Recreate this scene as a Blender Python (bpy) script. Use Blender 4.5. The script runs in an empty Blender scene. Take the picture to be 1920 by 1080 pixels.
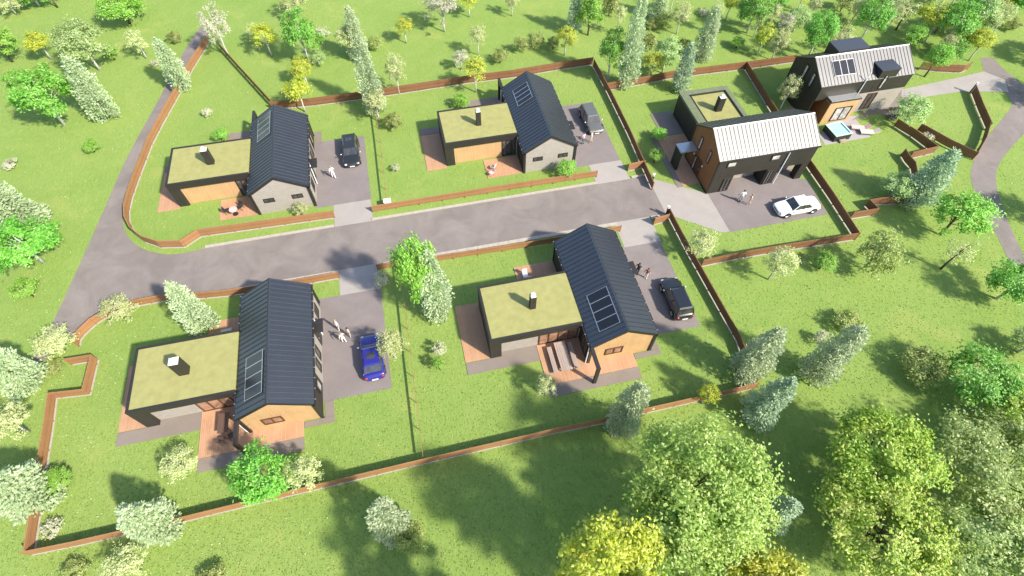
import bpy, bmesh, math, random
from mathutils import Vector, Matrix
random.seed(7)
C = bpy.context.scene.collection
PI = math.pi
# ------------------------------------------------------------------ camera numbers
CAM_H = 42.0
FPX = 1017.407
ROT = ((0.975182408172092, -0.2212668229596861, 0.007762979389782845),
       (-0.1801439433566881, -0.8133507383014296, -0.5531805638093423),
       (0.12871453089523974, 0.5380535006501179, -0.8330252096873011))
RT, DN, FW = (Vector(r) for r in ROT)

def at(u, v, z=0.0):
    """photo pixel (1920 wide) -> point on the level plane z, in metres"""
    d = RT * ((u - 960) / FPX) + DN * ((v - 540) / FPX) + FW
    t = (z - CAM_H) / d.z
    return Vector((d.x * t, d.y * t, z))

def proj(p):
    q = Vector((p[0], p[1], p[2] - CAM_H))
    w = q.dot(FW)
    return (q.dot(RT) / w * FPX + 960, q.dot(DN) / w * FPX + 540, w)

def height(base, tip):
    b = at(*base)
    best = (1e9, 2)
    for k in range(8, 400):
        z = k * .05
        p = proj((b.x, b.y, z))
        e = math.hypot(p[0] - tip[0], p[1] - tip[1])
        if e < best[0]: best = (e, z)
    return best[1]

# ------------------------------------------------------------------ materials
def nt(name):
    m = bpy.data.materials.new(name); m.use_nodes = True
    t = m.node_tree; t.nodes.clear()
    o = t.nodes.new('ShaderNodeOutputMaterial')
    return m, t, o

def N(t, kind, **kw):
    n = t.nodes.new(kind)
    for k, v in kw.items():
        if k.startswith('i_'):
            key = k[2:]
            n.inputs[int(key) if key.isdigit() else key.replace('_', ' ')].default_value = v
        else: setattr(n, k, v)
    return n

def col(c): return (c[0], c[1], c[2], 1)

def mixc(t, fac, a, b, blend='MIX'):
    n = t.nodes.new('ShaderNodeMix'); n.data_type = 'RGBA'; n.blend_type = blend
    for k, v in ((0, fac), (6, a), (7, b)):
        if hasattr(v, 'is_output'): t.links.new(v, n.inputs[k])
        else: n.inputs[k].default_value = v
    return n.outputs[2]

def noise(t, scale, detail=4, rough=.6, vec=None, dist=0):
    n = N(t, 'ShaderNodeTexNoise'); n.inputs['Scale'].default_value = scale
    n.inputs['Detail'].default_value = detail; n.inputs['Roughness'].default_value = rough
    n.inputs['Distortion'].default_value = dist
    if vec is not None: t.links.new(vec, n.inputs['Vector'])
    return n.outputs['Fac']

def ramp(t, fac, a, b):
    n = N(t, 'ShaderNodeMapRange'); n.inputs[1].default_value = a; n.inputs[2].default_value = b
    t.links.new(fac, n.inputs[0]); return n.outputs[0]

def objco(t): return N(t, 'ShaderNodeTexCoord').outputs['Object']
def worldco(t): return N(t, 'ShaderNodeNewGeometry').outputs['Position']

def mat(name, c, rough=.6, metal=0, var=.18, scale=3.0, spec=.5, bump=0, fine=40):
    m, t, o = nt(name)
    b = N(t, 'ShaderNodeBsdfPrincipled', i_Roughness=rough, i_Metallic=metal)
    b.inputs['Specular IOR Level'].default_value = spec
    co = worldco(t)
    a = noise(t, scale, 5, .65, co); f = noise(t, fine, 3, .6, co)
    lo = col([x * (1 - var) for x in c]); hi = col([min(1, x * (1 + var)) for x in c])
    x = mixc(t, ramp(t, a, .3, .7), lo, hi)
    x = mixc(t, ramp(t, f, .3, .7), x, mixc(t, .25, x, lo))
    t.links.new(x, b.inputs['Base Color'])
    if bump:
        bp = N(t, 'ShaderNodeBump', i_Strength=bump, i_Distance=.02); t.links.new(f, bp.inputs['Height'])
        t.links.new(bp.outputs[0], b.inputs['Normal'])
    t.links.new(b.outputs[0], o.inputs[0])
    return m

def planks(name, c1, c2, width, axis, gap=.07, rough=.6, length=0):
    """boards side by side; axis picks the direction across the boards: 'x', 'y', 'z' or 'xy'"""
    m, t, o = nt(name)
    b = N(t, 'ShaderNodeBsdfPrincipled', i_Roughness=rough)
    b.inputs['Specular IOR Level'].default_value = .3
    co = objco(t)
    s = N(t, 'ShaderNodeSeparateXYZ'); t.links.new(co, s.inputs[0])
    if axis == 'xy':
        a = N(t, 'ShaderNodeMath', operation='ADD'); t.links.new(s.outputs[0], a.inputs[0]); t.links.new(s.outputs[1], a.inputs[1]); v = a.outputs[0]
    else: v = s.outputs['xyz'.index(axis)]
    d = N(t, 'ShaderNodeMath', operation='DIVIDE'); d.inputs[1].default_value = width; t.links.new(v, d.inputs[0])
    fl = N(t, 'ShaderNodeMath', operation='FLOOR'); t.links.new(d.outputs[0], fl.inputs[0])
    fr = N(t, 'ShaderNodeMath', operation='FRACT'); t.links.new(d.outputs[0], fr.inputs[0])
    wn = N(t, 'ShaderNodeTexWhiteNoise', noise_dimensions='1D'); t.links.new(fl.outputs[0], wn.inputs['W'])
    mp = N(t, 'ShaderNodeMapping'); t.links.new(co, mp.inputs[0])
    sc = [1.2, 1.2, 1.2]
    for ax in (axis if axis != 'xy' else 'xy'): sc['xyz'.index(ax)] = 14
    mp.inputs['Scale'].default_value = sc
    g = noise(t, 1.6, 5, .6, mp.outputs[0], .4)
    big = noise(t, .7, 3, .5, co)
    x = mixc(t, wn.outputs['Value'], col(c1), col(c2))
    x = mixc(t, ramp(t, g, .3, .75), x, mixc(t, .45, x, col([k * .55 for k in c1])))
    x = mixc(t, ramp(t, big, .35, .7), x, mixc(t, .25, x, col([k * 1.25 for k in c2])))
    gp = N(t, 'ShaderNodeMath', operation='LESS_THAN'); gp.inputs[1].default_value = gap; t.links.new(fr.outputs[0], gp.inputs[0])
    x = mixc(t, gp.outputs[0], x, col([k * .35 for k in c1]))
    t.links.new(x, b.inputs['Base Color'])
    t.links.new(b.outputs[0], o.inputs[0])
    return m

def bricks(name, c1, c2, mortar, w=.3, h=.1):
    m, t, o = nt(name)
    b = N(t, 'ShaderNodeBsdfPrincipled', i_Roughness=.85)
    s = N(t, 'ShaderNodeSeparateXYZ'); t.links.new(objco(t), s.inputs[0])
    a = N(t, 'ShaderNodeMath', operation='ADD'); t.links.new(s.outputs[0], a.inputs[0]); t.links.new(s.outputs[1], a.inputs[1])
    cb = N(t, 'ShaderNodeCombineXYZ'); t.links.new(a.outputs[0], cb.inputs[0]); t.links.new(s.outputs[2], cb.inputs[1])
    k = N(t, 'ShaderNodeTexBrick'); t.links.new(cb.outputs[0], k.inputs['Vector'])
    k.inputs['Color1'].default_value = col(c1); k.inputs['Color2'].default_value = col(c2); k.inputs['Mortar'].default_value = col(mortar)
    k.inputs['Scale'].default_value = 1; k.inputs['Brick Width'].default_value = w; k.inputs['Row Height'].default_value = h; k.inputs['Mortar Size'].default_value = .008
    n = noise(t, 2.5, 4, .6, objco(t))
    x = mixc(t, ramp(t, n, .3, .7), k.outputs['Color'], mixc(t, .3, k.outputs['Color'], col([q * .6 for q in c1])))
    t.links.new(x, b.inputs['Base Color']); t.links.new(b.outputs[0], o.inputs[0])
    return m

def leafmat(name, a, b_, c_, trans=.3):
    """a dark, b_ mid, c_ light leaf colours, one per leaf"""
    m, t, o = nt(name)
    g = N(t, 'ShaderNodeNewGeometry')
    oi = N(t, 'ShaderNodeObjectInfo')
    r = N(t, 'ShaderNodeValToRGB')
    r.color_ramp.elements[0].color = col(a); r.color_ramp.elements[0].position = .0
    r.color_ramp.elements[1].color = col(c_); r.color_ramp.elements[1].position = 1
    e = r.color_ramp.elements.new(.45); e.color = col(b_)
    n = noise(t, .9, 2, .5, objco(t))
    ad = N(t, 'ShaderNodeMath', operation='MULTIPLY_ADD'); ad.inputs[1].default_value = .55
    t.links.new(g.outputs['Random Per Island'], ad.inputs[0])
    sh = ramp(t, n, .3, .7); ml = N(t, 'ShaderNodeMath', operation='MULTIPLY'); ml.inputs[1].default_value = .45; t.links.new(sh, ml.inputs[0])
    t.links.new(ml.outputs[0], ad.inputs[2])
    t.links.new(ad.outputs[0], r.inputs[0])
    hs = N(t, 'ShaderNodeHueSaturation'); t.links.new(r.outputs[0], hs.inputs['Color'])
    hv = N(t, 'ShaderNodeMapRange'); hv.inputs[3].default_value = .49; hv.inputs[4].default_value = .507; t.links.new(oi.outputs['Random'], hv.inputs[0])
    t.links.new(hv.outputs[0], hs.inputs['Hue'])
    vv = N(t, 'ShaderNodeMapRange'); vv.inputs[3].default_value = .85; vv.inputs[4].default_value = 1.12; t.links.new(oi.outputs['Random'], vv.inputs[0])
    t.links.new(vv.outputs[0], hs.inputs['Value'])
    d = N(t, 'ShaderNodeBsdfDiffuse'); tr = N(t, 'ShaderNodeBsdfTranslucent')
    t.links.new(hs.outputs[0], d.inputs[0]); t.links.new(hs.outputs[0], tr.inputs[0])
    mx = N(t, 'ShaderNodeMixShader'); mx.inputs[0].default_value = trans
    t.links.new(d.outputs[0], mx.inputs[1]); t.links.new(tr.outputs[0], mx.inputs[2])
    gl = N(t, 'ShaderNodeBsdfGlossy', i_Roughness=.5); gl.inputs[0].default_value = (.8, .85, .8, 1)
    m2 = N(t, 'ShaderNodeMixShader'); m2.inputs[0].default_value = .05
    t.links.new(mx.outputs[0], m2.inputs[1]); t.links.new(gl.outputs[0], m2.inputs[2])
    t.links.new(m2.outputs[0], o.inputs[0])
    return m

def grassmat():
    m, t, o = nt('lawn_grass')
    b = N(t, 'ShaderNodeBsdfPrincipled', i_Roughness=.95); b.inputs['Specular IOR Level'].default_value = .1
    co = worldco(t)
    big = noise(t, .055, 4, .6, co, .6); mid = noise(t, .5, 5, .65, co, .5)
    mp = N(t, 'ShaderNodeMapping'); t.links.new(co, mp.inputs[0]); mp.inputs['Scale'].default_value = (1, .45, 1); mp.inputs['Rotation'].default_value = (0, 0, .6)
    fine = noise(t, 4.5, 7, .78, mp.outputs[0], .8); tiny = noise(t, 28, 3, .7, co)
    x = mixc(t, ramp(t, big, .35, .65), col(GR['a']), col(GR['b']))
    x = mixc(t, ramp(t, mid, .3, .72), x, mixc(t, .7, x, col(GR['c'])))
    x = mixc(t, ramp(t, fine, .33, .68), mixc(t, .6, x, col(GR['d'])), x)
    x = mixc(t, ramp(t, tiny, .35, .7), mixc(t, .35, x, col(GR['d'])), mixc(t, .18, x, col(GR['e'])))
    dry = ramp(t, noise(t, .17, 3, .5, co, 1.0), .58, .75)
    x = mixc(t, dry, x, mixc(t, .35, x, col(GR['f'])))
    t.links.new(x, b.inputs['Base Color'])
    bp = N(t, 'ShaderNodeBump', i_Strength=.6, i_Distance=.12); t.links.new(fine, bp.inputs['Height'])
    t.links.new(bp.outputs[0], b.inputs['Normal'])
    t.links.new(b.outputs[0], o.inputs[0])
    return m

def asphalt(name, c, stain=.3):
    m, t, o = nt(name)
    b = N(t, 'ShaderNodeBsdfPrincipled', i_Roughness=.9); b.inputs['Specular IOR Level'].default_value = .25
    co = worldco(t)
    big = noise(t, .33, 5, .65, co, .7); mid = noise(t, 1.6, 5, .7, co, .3); fine = noise(t, 22, 3, .7, co)
    x = mixc(t, ramp(t, big, .35, .68), col([k * (1 - stain) for k in c]), col([k * (1 + stain * .35) for k in c]))
    x = mixc(t, ramp(t, mid, .35, .7), mixc(t, .3, x, col([k * .75 for k in c])), x)
    x = mixc(t, ramp(t, fine, .35, .68), mixc(t, .3, x, col([k * .6 for k in c])), mixc(t, .15, x, col([k * 1.35 for k in c])))
    t.links.new(x, b.inputs['Base Color'])
    bp = N(t, 'ShaderNodeBump', i_Strength=.3, i_Distance=.02); t.links.new(fine, bp.inputs['Height']); t.links.new(bp.outputs[0], b.inputs['Normal'])
    t.links.new(b.outputs[0], o.inputs[0])
    return m

def paintmat(name, c, coat=.6, rough=.35, metal=.0):
    m, t, o = nt(name)
    b = N(t, 'ShaderNodeBsdfPrincipled', i_Roughness=rough, i_Metallic=metal)
    b.inputs['Coat Weight'].default_value = coat; b.inputs['Coat Roughness'].default_value = .08
    n = noise(t, 6, 3, .5, objco(t))
    x = mixc(t, ramp(t, n, .3, .7), col([k * .93 for k in c]), col(c))
    t.links.new(x, b.inputs['Base Color']); t.links.new(b.outputs[0], o.inputs[0])
    return m


GR = dict(a=(.172, .262, .052), b=(.250, .322, .082), c=(.285, .340, .095), d=(.110, .195, .032), e=(.37, .44, .15), f=(.335, .335, .10))
M = {}
M['grass'] = grassmat()
M['road'] = asphalt('road_asphalt', (.222, .188, .168), .3)
M['drive'] = asphalt('driveway_asphalt', (.215, .182, .172), .18)
M['apron'] = asphalt('pale_paving', (.335, .30, .27), .12)
M['terrace'] = asphalt('terrace_paving', (.36, .32, .31), .1)
M['strip'] = bricks('grey_slabs', (.19, .165, .145), (.155, .135, .12), (.10, .09, .08), .6, .4)
M['strip'] = asphalt('grey_slab_paving', (.225, .185, .155), .15)
M['kerb'] = mat('kerb_concrete', (.36, .32, .27), .85, var=.12, bump=.2)
M['char'] = planks('charcoal_boards', (.030, .027, .021), (.040, .035, .028), .14, 'xy', .1, .55)
M['trim'] = mat('black_trim', (.024, .021, .018), .5, var=.12)
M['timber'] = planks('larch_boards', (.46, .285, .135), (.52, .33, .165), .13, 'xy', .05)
M['timber_shade'] = planks('shaded_larch_boards', (.20, .085, .032), (.25, .11, .04), .13, 'xy', .06)  # larch darkened so the shade of the west faces is in the colour
M['deck'] = planks('deck_boards', (.41, .225, .125), (.48, .275, .165), .14, 'x', .06)
M['fence'] = planks('fence_slats', (.275, .132, .060), (.34, .172, .082), .15, 'z', .08)
M['fence_dark'] = planks('dark_fence_slats', (.175, .082, .042), (.24, .115, .06), .15, 'z', .1)  # fence slats in a darker brown
M['brick'] = bricks('grey_brick', (.35, .31, .265), (.31, .275, .235), (.27, .24, .21))
M['roof'] = mat('standing_seam_steel', (.135, .135, .14), .44, 1.0, var=.05, scale=.8)
M['roof_glare'] = mat('seam_steel_glare', (.175, .17, .166), .46, 1.0, var=.06, scale=.8)  # the dark roofs' steel, base lightened to stand in for sun glare
M['dormer'] = mat('dormer_sheet', (.055, .062, .075), .5, .3, var=.08)
M['sedum'] = mat('sedum_roof', (.285, .272, .105), .95, var=.12, scale=1.6, spec=.1, bump=.5, fine=26)
M['sedum_edge'] = mat('sedum_edge', (.13, .15, .08), .95, var=.2, scale=2)
M['white'] = mat('white_metal', (.70, .70, .68), .4, var=.05)
M['frame'] = mat('brown_frame', (.085, .036, .018), .5, var=.15)
M['dark_frame'] = mat('dark_frame', (.03, .026, .022), .45, var=.1)
M['panel'] = mat('solar_cell', (.012, .013, .016), .25, 0, var=.2, scale=8, spec=.5)
M['alu'] = mat('aluminium', (.55, .55, .55), .35, .8, var=.06)
M['rubber'] = mat('tyre_rubber', (.02, .02, .02), .85)
M['rim'] = mat('alloy_rim', (.45, .45, .46), .35, .9, var=.05)
M['trunk_brown'] = mat('brown_bark', (.105, .078, .055), .95, var=.3, scale=6, bump=.5)
M['trunk_white'] = mat('birch_bark', (.48, .46, .42), .9, var=.3, scale=5, bump=.3)
M['skin'] = mat('skin', (.50, .30, .21), .6, var=.05)
M['hair_dark'] = mat('dark_hair', (.03, .02, .014), .6)
M['hair_fair'] = mat('fair_hair', (.30, .20, .10), .6)
M['wood_pale'] = planks('pale_timber', (.34, .26, .22), (.40, .32, .27), .12, 'x', .08)
M['wood_dark'] = planks('brown_timber', (.12, .07, .05), (.16, .095, .065), .12, 'x', .08)
M['cream'] = mat('cream_cloth', (.62, .54, .44), .9, var=.06)
M['pink'] = mat('pink_cloth', (.62, .38, .36), .9, var=.06)
M['blue_cloth'] = mat('blue_cloth', (.30, .36, .50), .9, var=.06)

def glass(name, c, rough=.06):
    m, t, o = nt(name)
    b = N(t, 'ShaderNodeBsdfPrincipled', i_Roughness=rough)
    n = noise(t, 1.3, 3, .5, objco(t), 1.0)
    x = mixc(t, ramp(t, n, .4, .62), col([k * .5 for k in c]), col(c))
    t.links.new(x, b.inputs['Base Color']); b.inputs['Specular IOR Level'].default_value = .9
    t.links.new(b.outputs[0], o.inputs[0])
    return m
M['glass'] = glass('window_glass', (.10, .095, .09))
M['glass_warm'] = glass('warm_window_glass', (.36, .20, .13))
M['glass_pale'] = glass('pale_blind_glass', (.52, .50, .45), .2)
M['car_glass'] = glass('car_glass', (.05, .05, .05))

# ------------------------------------------------------------------ mesh helpers
class MB:
    def __init__(s): s.v = []; s.f = []; s.mi = []
    def quad(s, *p, m=0):
        i = len(s.v); s.v += [tuple(q) for q in p]; s.f.append(tuple(range(i, i + len(p)))); s.mi.append(m); return s
    def hexa(s, b, t, m=0):
        i = len(s.v); n = len(b); s.v += [tuple(q) for q in b] + [tuple(q) for q in t]
        s.f.append(tuple(range(i, i + n))[::-1]); s.f.append(tuple(range(i + n, i + 2 * n)))
        for k in range(n): s.f.append((i + k, i + (k + 1) % n, i + n + (k + 1) % n, i + n + k))
        s.mi += [m] * (n + 2); return s
    def box(s, x0, x1, y0, y1, z0, z1, m=0):
        return s.hexa([(x0, y0, z0), (x1, y0, z0), (x1, y1, z0), (x0, y1, z0)], [(x0, y0, z1), (x1, y0, z1), (x1, y1, z1), (x0, y1, z1)], m)
    def tube(s, pts, rad, n=6, m=0, cap=True):
        rings = []; k = len(pts)
        for a, p in enumerate(pts):
            p = Vector(p); d = (Vector(pts[min(a + 1, k - 1)]) - Vector(pts[max(a - 1, 0)])).normalized()
            u = d.cross(Vector((0, 0, 1)) if abs(d.z) < .9 else Vector((1, 0, 0))).normalized(); w = d.cross(u)
            r = rad[a] if isinstance(rad, (list, tuple)) else rad
            i = len(s.v)
            for j in range(n):
                q = p + (u * math.cos(2 * PI * j / n) + w * math.sin(2 * PI * j / n)) * r
                s.v.append(tuple(q))
            rings.append(i)
        for a in range(k - 1):
            for j in range(n):
                s.f.append((rings[a] + j, rings[a] + (j + 1) % n, rings[a + 1] + (j + 1) % n, rings[a + 1] + j)); s.mi.append(m)
        if cap:
            s.f.append(tuple(rings[0] + j for j in range(n))[::-1]); s.f.append(tuple(rings[-1] + j for j in range(n))); s.mi += [m, m]
        return s
    def ball(s, c, r, m=0, n=10, k=6, sq=(1, 1, 1)):
        i = len(s.v)
        for a in range(k + 1):
            th = PI * a / k
            for b in range(n):
                s.v.append((c[0] + r * sq[0] * math.sin(th) * math.cos(2 * PI * b / n), c[1] + r * sq[1] * math.sin(th) * math.sin(2 * PI * b / n), c[2] + r * sq[2] * math.cos(th)))
        for a in range(k):
            for b in range(n):
                s.f.append((i + a * n + b, i + a * n + (b + 1) % n, i + (a + 1) * n + (b + 1) % n, i + (a + 1) * n + b)); s.mi.append(m)
        return s
    def build(s, name, mats, parent=None, smooth=False, fl=None, loc=None, bevel=0):
        me = bpy.data.meshes.new(name)
        v = [fl(p) for p in s.v] if fl else s.v
        me.from_pydata(v, [], s.f)
        mats = mats if isinstance(mats, (list, tuple)) else [mats]
        for q in mats: me.materials.append(q)
        me.polygons.foreach_set('material_index', s.mi)
        bm = bmesh.new(); bm.from_mesh(me)
        bmesh.ops.remove_doubles(bm, verts=bm.verts, dist=1e-5)
        bmesh.ops.recalc_face_normals(bm, faces=bm.faces); bm.to_mesh(me); bm.free()
        if smooth: me.polygons.foreach_set('use_smooth', [True] * len(me.polygons))
        me.update()
        o = bpy.data.objects.new(name, me); C.objects.link(o)
        if parent: o.parent = parent
        if loc: o.location = loc
        if bevel:
            b = o.modifiers.new('bevel', 'BEVEL'); b.width = bevel; b.segments = 2; b.limit_method = 'ANGLE'
        return o

def thing(name, label, cat, loc=(0, 0, 0), rz=0, group=None):
    o = bpy.data.objects.new(name, None); C.objects.link(o)
    o.location = loc; o.rotation_euler = (0, 0, rz); o.empty_display_size = .3
    o['label'] = label; o['category'] = cat
    if group: o['group'] = group
    return o

def tag(o, label, cat, group=None):
    o['label'] = label; o['category'] = cat
    if group: o['group'] = group
    return o

def struct(name, mb, m):
    o = mb.build(name, m); o['kind'] = 'structure'; return o

PAVED = []
def poly(name, pts, z, m, zt=None):
    PAVED.append([(q[0], q[1]) for q in pts])
    mb = MB()
    if zt is None: mb.quad(*[(p[0], p[1], z) for p in pts])
    else: mb.hexa([(p[0], p[1], z) for p in pts], [(p[0], p[1], zt) for p in pts])
    o = mb.build(name, m); o['kind'] = 'structure'
    if zt is None and o.data.polygons[0].normal.z < 0: o.data.flip_normals()
    return o

def rect(x0, x1, y0, y1): return [(x0, y0), (x1, y0), (x1, y1), (x0, y1)]
def px(*ps): return [tuple(at(*p))[:2] for p in ps]

def smooth_line(pts, k=4):
    """Catmull-Rom through the points"""
    out = []
    P = [pts[0]] + list(pts) + [pts[-1]]
    for i in range(1, len(P) - 2):
        for j in range(k):
            t = j / k; q = []
            for a in range(2):
                p0, p1, p2, p3 = P[i - 1][a], P[i][a], P[i + 1][a], P[i + 2][a]
                q.append(.5 * (2 * p1 + (p2 - p0) * t + (2 * p0 - 5 * p1 + 4 * p2 - p3) * t * t + (3 * p1 - p0 - 3 * p2 + p3) * t ** 3))
            out.append(tuple(q))
    out.append(tuple(pts[-1])); return out

# ------------------------------------------------------------------ ground and roads
mb = MB()
STEP = 100
for i in range(-4, 5):
    for j in range(-4, 7):
        mb.quad((i * 50, j * 50, 0), (i * 50 + 50, j * 50, 0), (i * 50 + 50, j * 50 + 50, 0), (i * 50, j * 50 + 50, 0))
g = struct('ground', mb, M['grass'])

west = smooth_line(px((384, 40), (350, 88), (300, 182), (240, 292), (200, 382), (160, 472), (120, 560), (95, 612), (74, 648), (62, 678)))
south = smooth_line(px((82, 678), (112, 640), (150, 622), (180, 597), (225, 572), (270, 560), (320, 551)))
north = smooth_line(px((352, 473), (318, 477), (285, 472), (260, 462), (242, 446), (232, 424), (231, 398), (238, 362), (262, 290), (318, 186), (372, 100), (398, 52)))
road = west + south + [(-21, 32.6), (24.0, 32.6), (24.0, 38.15), (-21.5, 38.1)] + north
poly('road', road, .008, M['road'])
for nm, x0, x1, y0, y1 in (('kerb', -21.6, -9.25, 38.1, 38.38), ('kerb', -5.5, 18.3, 38.15, 38.42), ('kerb', -19.5, -9.1, 32.22, 32.6), ('kerb', -4.9, 18.55, 32.22, 32.6), ('kerb', 22.2, 23.6, 32.22, 32.6), ('kerb', 22.2, 23.6, 38.15, 38.42)):
    k = MB(); n = max(1, int((x1 - x0) / 1.0)); w = (x1 - x0) / n
    for i in range(n): k.box(x0 + i * w + .006, x0 + (i + 1) * w - .006, y0, y1, 0, .1)
    struct(nm, k, M['kerb'])
# driveways and their pale aprons
for x0, x1, y0, y1 in ((-10.97, -5.38, 19.6, 29.75), (16.68, 21.98, 19.55, 29.4), (-10.95, -5.35, 41.05, 51.1), (16.62, 21.9, 41.0, 51.3)):
    poly('driveway', rect(x0, x1, y0, y1), .012, M['drive'])
for x0, x1, y0, y1 in ((-9.1, -5.35, 29.72, 32.25), (18.3, 22.1, 29.38, 32.25), (-9.2, -5.4, 38.1, 41.08), (18.25, 21.95, 38.1, 41.05)):
    poly('pavement', rect(x0, x1, y0, y1 + (.38 if y1 < 33 else 0)), .018, M['apron'])
poly('driveway', px((1366, 436), (1324, 366), (1552, 402))[:1] + [(29.25, 34.3), (31.5, 34.3), (31.5, 35.8), (39.9, 35.8), (39.9, 34.3), (40.6, 33.9)] + px((1552, 402)), .012, M['drive'])
poly('pavement', [(23.9, 37.9), (23.9, 32.6), (28.4, 29.1), (29.3, 28.98), (29.25, 34.4), (27.3, 35.6)], .018, M['apron'])
poly('pavement', px((1537, 255), (1547, 272), (1633, 257), (1603, 222), (1640, 212), (1562, 222)), .012, M['terrace'])
poly('pavement', px((1596, 226), (1612, 216), (1690, 172), (1722, 180), (1700, 205), (1676, 226), (1648, 212)), .016, M['strip'])
poly('path', px((1690, 182), (1690, 168), (1795, 146), (1845, 134), (1885, 150), (1890, 172), (1800, 172), (1722, 184)), .020, M['apron'])
rl = smooth_line(px((1905, 520), (1895, 497), (1868, 440), (1835, 382), (1820, 330), (1830, 292), (1850, 258), (1888, 212), (1896, 190), (1872, 160), (1848, 140), (1838, 108)))
rr = smooth_line(px((1862, 108), (1880, 128), (1905, 148), (1945, 180), (1960, 205), (1930, 240), (1885, 290), (1868, 325), (1872, 365), (1892, 420), (1925, 490), (1940, 520)))
poly('path', rl + rr, .008, M['road'])

# ------------------------------------------------------------------ houses
def slab_roof(name, x0, x1, y0, y1, ze, zr, mt, parent, fl, axis='y', seam=.45, th=.1):
    """gable roof, ridge along axis, eaves z ze, ridge z zr, with raised seams running down both slopes"""
    mb = MB(); xm = (x0 + x1) / 2 if axis == 'y' else None
    def P(a, b, z):   # a along the slope direction, b along the ridge
        return (a, b, z) if axis == 'y' else (b, a, z)
    if axis == 'y': a0, a1, b0, b1 = x0, x1, y0, y1
    else: a0, a1, b0, b1 = y0, y1, x0, x1
    am = (a0 + a1) / 2
    prof_t = [(a0, ze), (am, zr), (a1, ze)]; prof_b = [(a0, ze - th), (am, zr - th), (a1, ze - th)]
    for (p, q, pb, qb) in ((prof_t[0], prof_t[1], prof_b[0], prof_b[1]), (prof_t[1], prof_t[2], prof_b[1], prof_b[2])):
        mb.hexa([P(pb[0], b0, pb[1]), P(qb[0], b0, qb[1]), P(qb[0], b1, qb[1]), P(pb[0], b1, pb[1])],
                [P(p[0], b0, p[1]), P(q[0], b0, q[1]), P(q[0], b1, q[1]), P(p[0], b1, p[1])])
    n = int(round((b1 - b0) / seam)); sl = (zr - ze) / (am - a0)
    for i in range(n + 1):
        b = b0 + .02 + (b1 - b0 - .04) * i / n
        for sgn, e in ((1, a0), (-1, a1)):
            lo, hi = e + sgn * .01, am - sgn * .03
            zl = ze + .01 * sl; zh = ze + sl * (am - a0 - .03)
            w = .022
            mb.hexa([P(lo, b - w, zl + .002), P(hi, b - w, zh + .002), P(hi, b + w, zh + .002), P(lo, b + w, zl + .002)],
                    [P(lo, b - w * .6, zl + .055), P(hi, b - w * .6, zh + .055), P(hi, b + w * .6, zh + .055), P(lo, b + w * .6, zl + .055)])
    mb.hexa([P(am - .11, b0 - .01, zr - .035), P(am + .11, b0 - .01, zr - .035), P(am + .11, b1 + .01, zr - .035), P(am - .11, b1 + .01, zr - .035)],
            [P(am - .03, b0 - .01, zr + .055), P(am + .03, b0 - .01, zr + .055), P(am + .03, b1 + .01, zr + .055), P(am - .03, b1 + .01, zr + .055)])
    return mb.build(name, mt, parent, fl=fl)

def pane_window(parent, fl, plane, a0, a1, z0, z1, at_, out, gm, fm, mull=1, th=.08, name='window'):
    """window in plane 'y' (facing out along y) or 'x'; frame is the part, pane and mullions its sub-parts"""
    def B(m, u0, u1, w0, w1, d0, d1):
        lo, hi = sorted((at_ + out * d0, at_ + out * d1))
        if plane == 'y': m.box(u0, u1, lo, hi, w0, w1)
        else: m.box(lo, hi, u0, u1, w0, w1)
    f = MB(); e = min(.09, (a1 - a0) * .16)
    B(f, a0, a1, z0, z0 + e, -.02, th); B(f, a0, a1, z1 - e, z1, -.02, th)
    B(f, a0, a0 + e, z0 + e, z1 - e, -.02, th); B(f, a1 - e, a1, z0 + e, z1 - e, -.02, th)
    for k in range(1, mull + 1):
        c = a0 + (a1 - a0) * k / (mull + 1); B(f, c - e * .5, c + e * .5, z0 + e, z1 - e, -.02, th)
    o = f.build(name, fm, parent, fl=fl)
    p = MB(); B(p, a0 + e, a1 - e, z0 + e, z1 - e, -.02, .025)
    p.build('pane', gm, o, fl=fl)
    return o

def solar(parent, fl, x0, x1, y0, y1, zf, n, along='y', cell=None, name='solar_panel'):
    """n panels side by side on the slope z = zf(across)"""
    L = (y1 - y0) / n
    for k in range(n):
        a, b = y0 + k * L + .03, y0 + (k + 1) * L - .03
        def Q(s, r, h):
            p = (s, r, zf(s) + h) if along == 'y' else (r, s, zf(s) + h)
            return p
        m = MB()
        m.hexa([Q(x0, a, .07), Q(x1, a, .07), Q(x1, b, .07), Q(x0, b, .07)], [Q(x0, a, .10), Q(x1, a, .10), Q(x1, b, .10), Q(x0, b, .10)])
        o = m.build(name, cell or M['panel'], parent, fl=fl)
        f = MB(); w = .045
        for (s0, s1, r0, r1) in ((x0 - w, x0, a, b), (x1, x1 + w, a, b), (x0 - w, x1 + w, a - w * .6, a), (x0 - w, x1 + w, b, b + w * .6)):
            f.hexa([Q(s0, r0, .06), Q(s1, r0, .06), Q(s1, r1, .06), Q(s0, r1, .06)], [Q(s0, r0, .115), Q(s1, r0, .115), Q(s1, r1, .115), Q(s0, r1, .115)])
        f.build('frame', M['alu'], o, fl=fl)

def chimney(parent, fl, x0, x1, y0, y1, z0, z1):
    o = MB().box(x0, x1, y0, y1, z0, z1).build('chimney', M['char'], parent, fl=fl)
    c = MB(); c.box(x0 + .03, x1 - .03, y0 + .03, y1 - .03, z1 - .02, z1 + .07)
    xc, yc = (x0 + x1) / 2, (y0 + y1) / 2
    c.tube([(xc, yc, z1 + .05), (xc, yc, z1 + .22)], .09, 8); c.tube([(xc, yc, z1 + .25), (xc, yc, z1 + .28)], .16, 8); 
    c.build('cap', M['white'], o, fl=fl)

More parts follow.
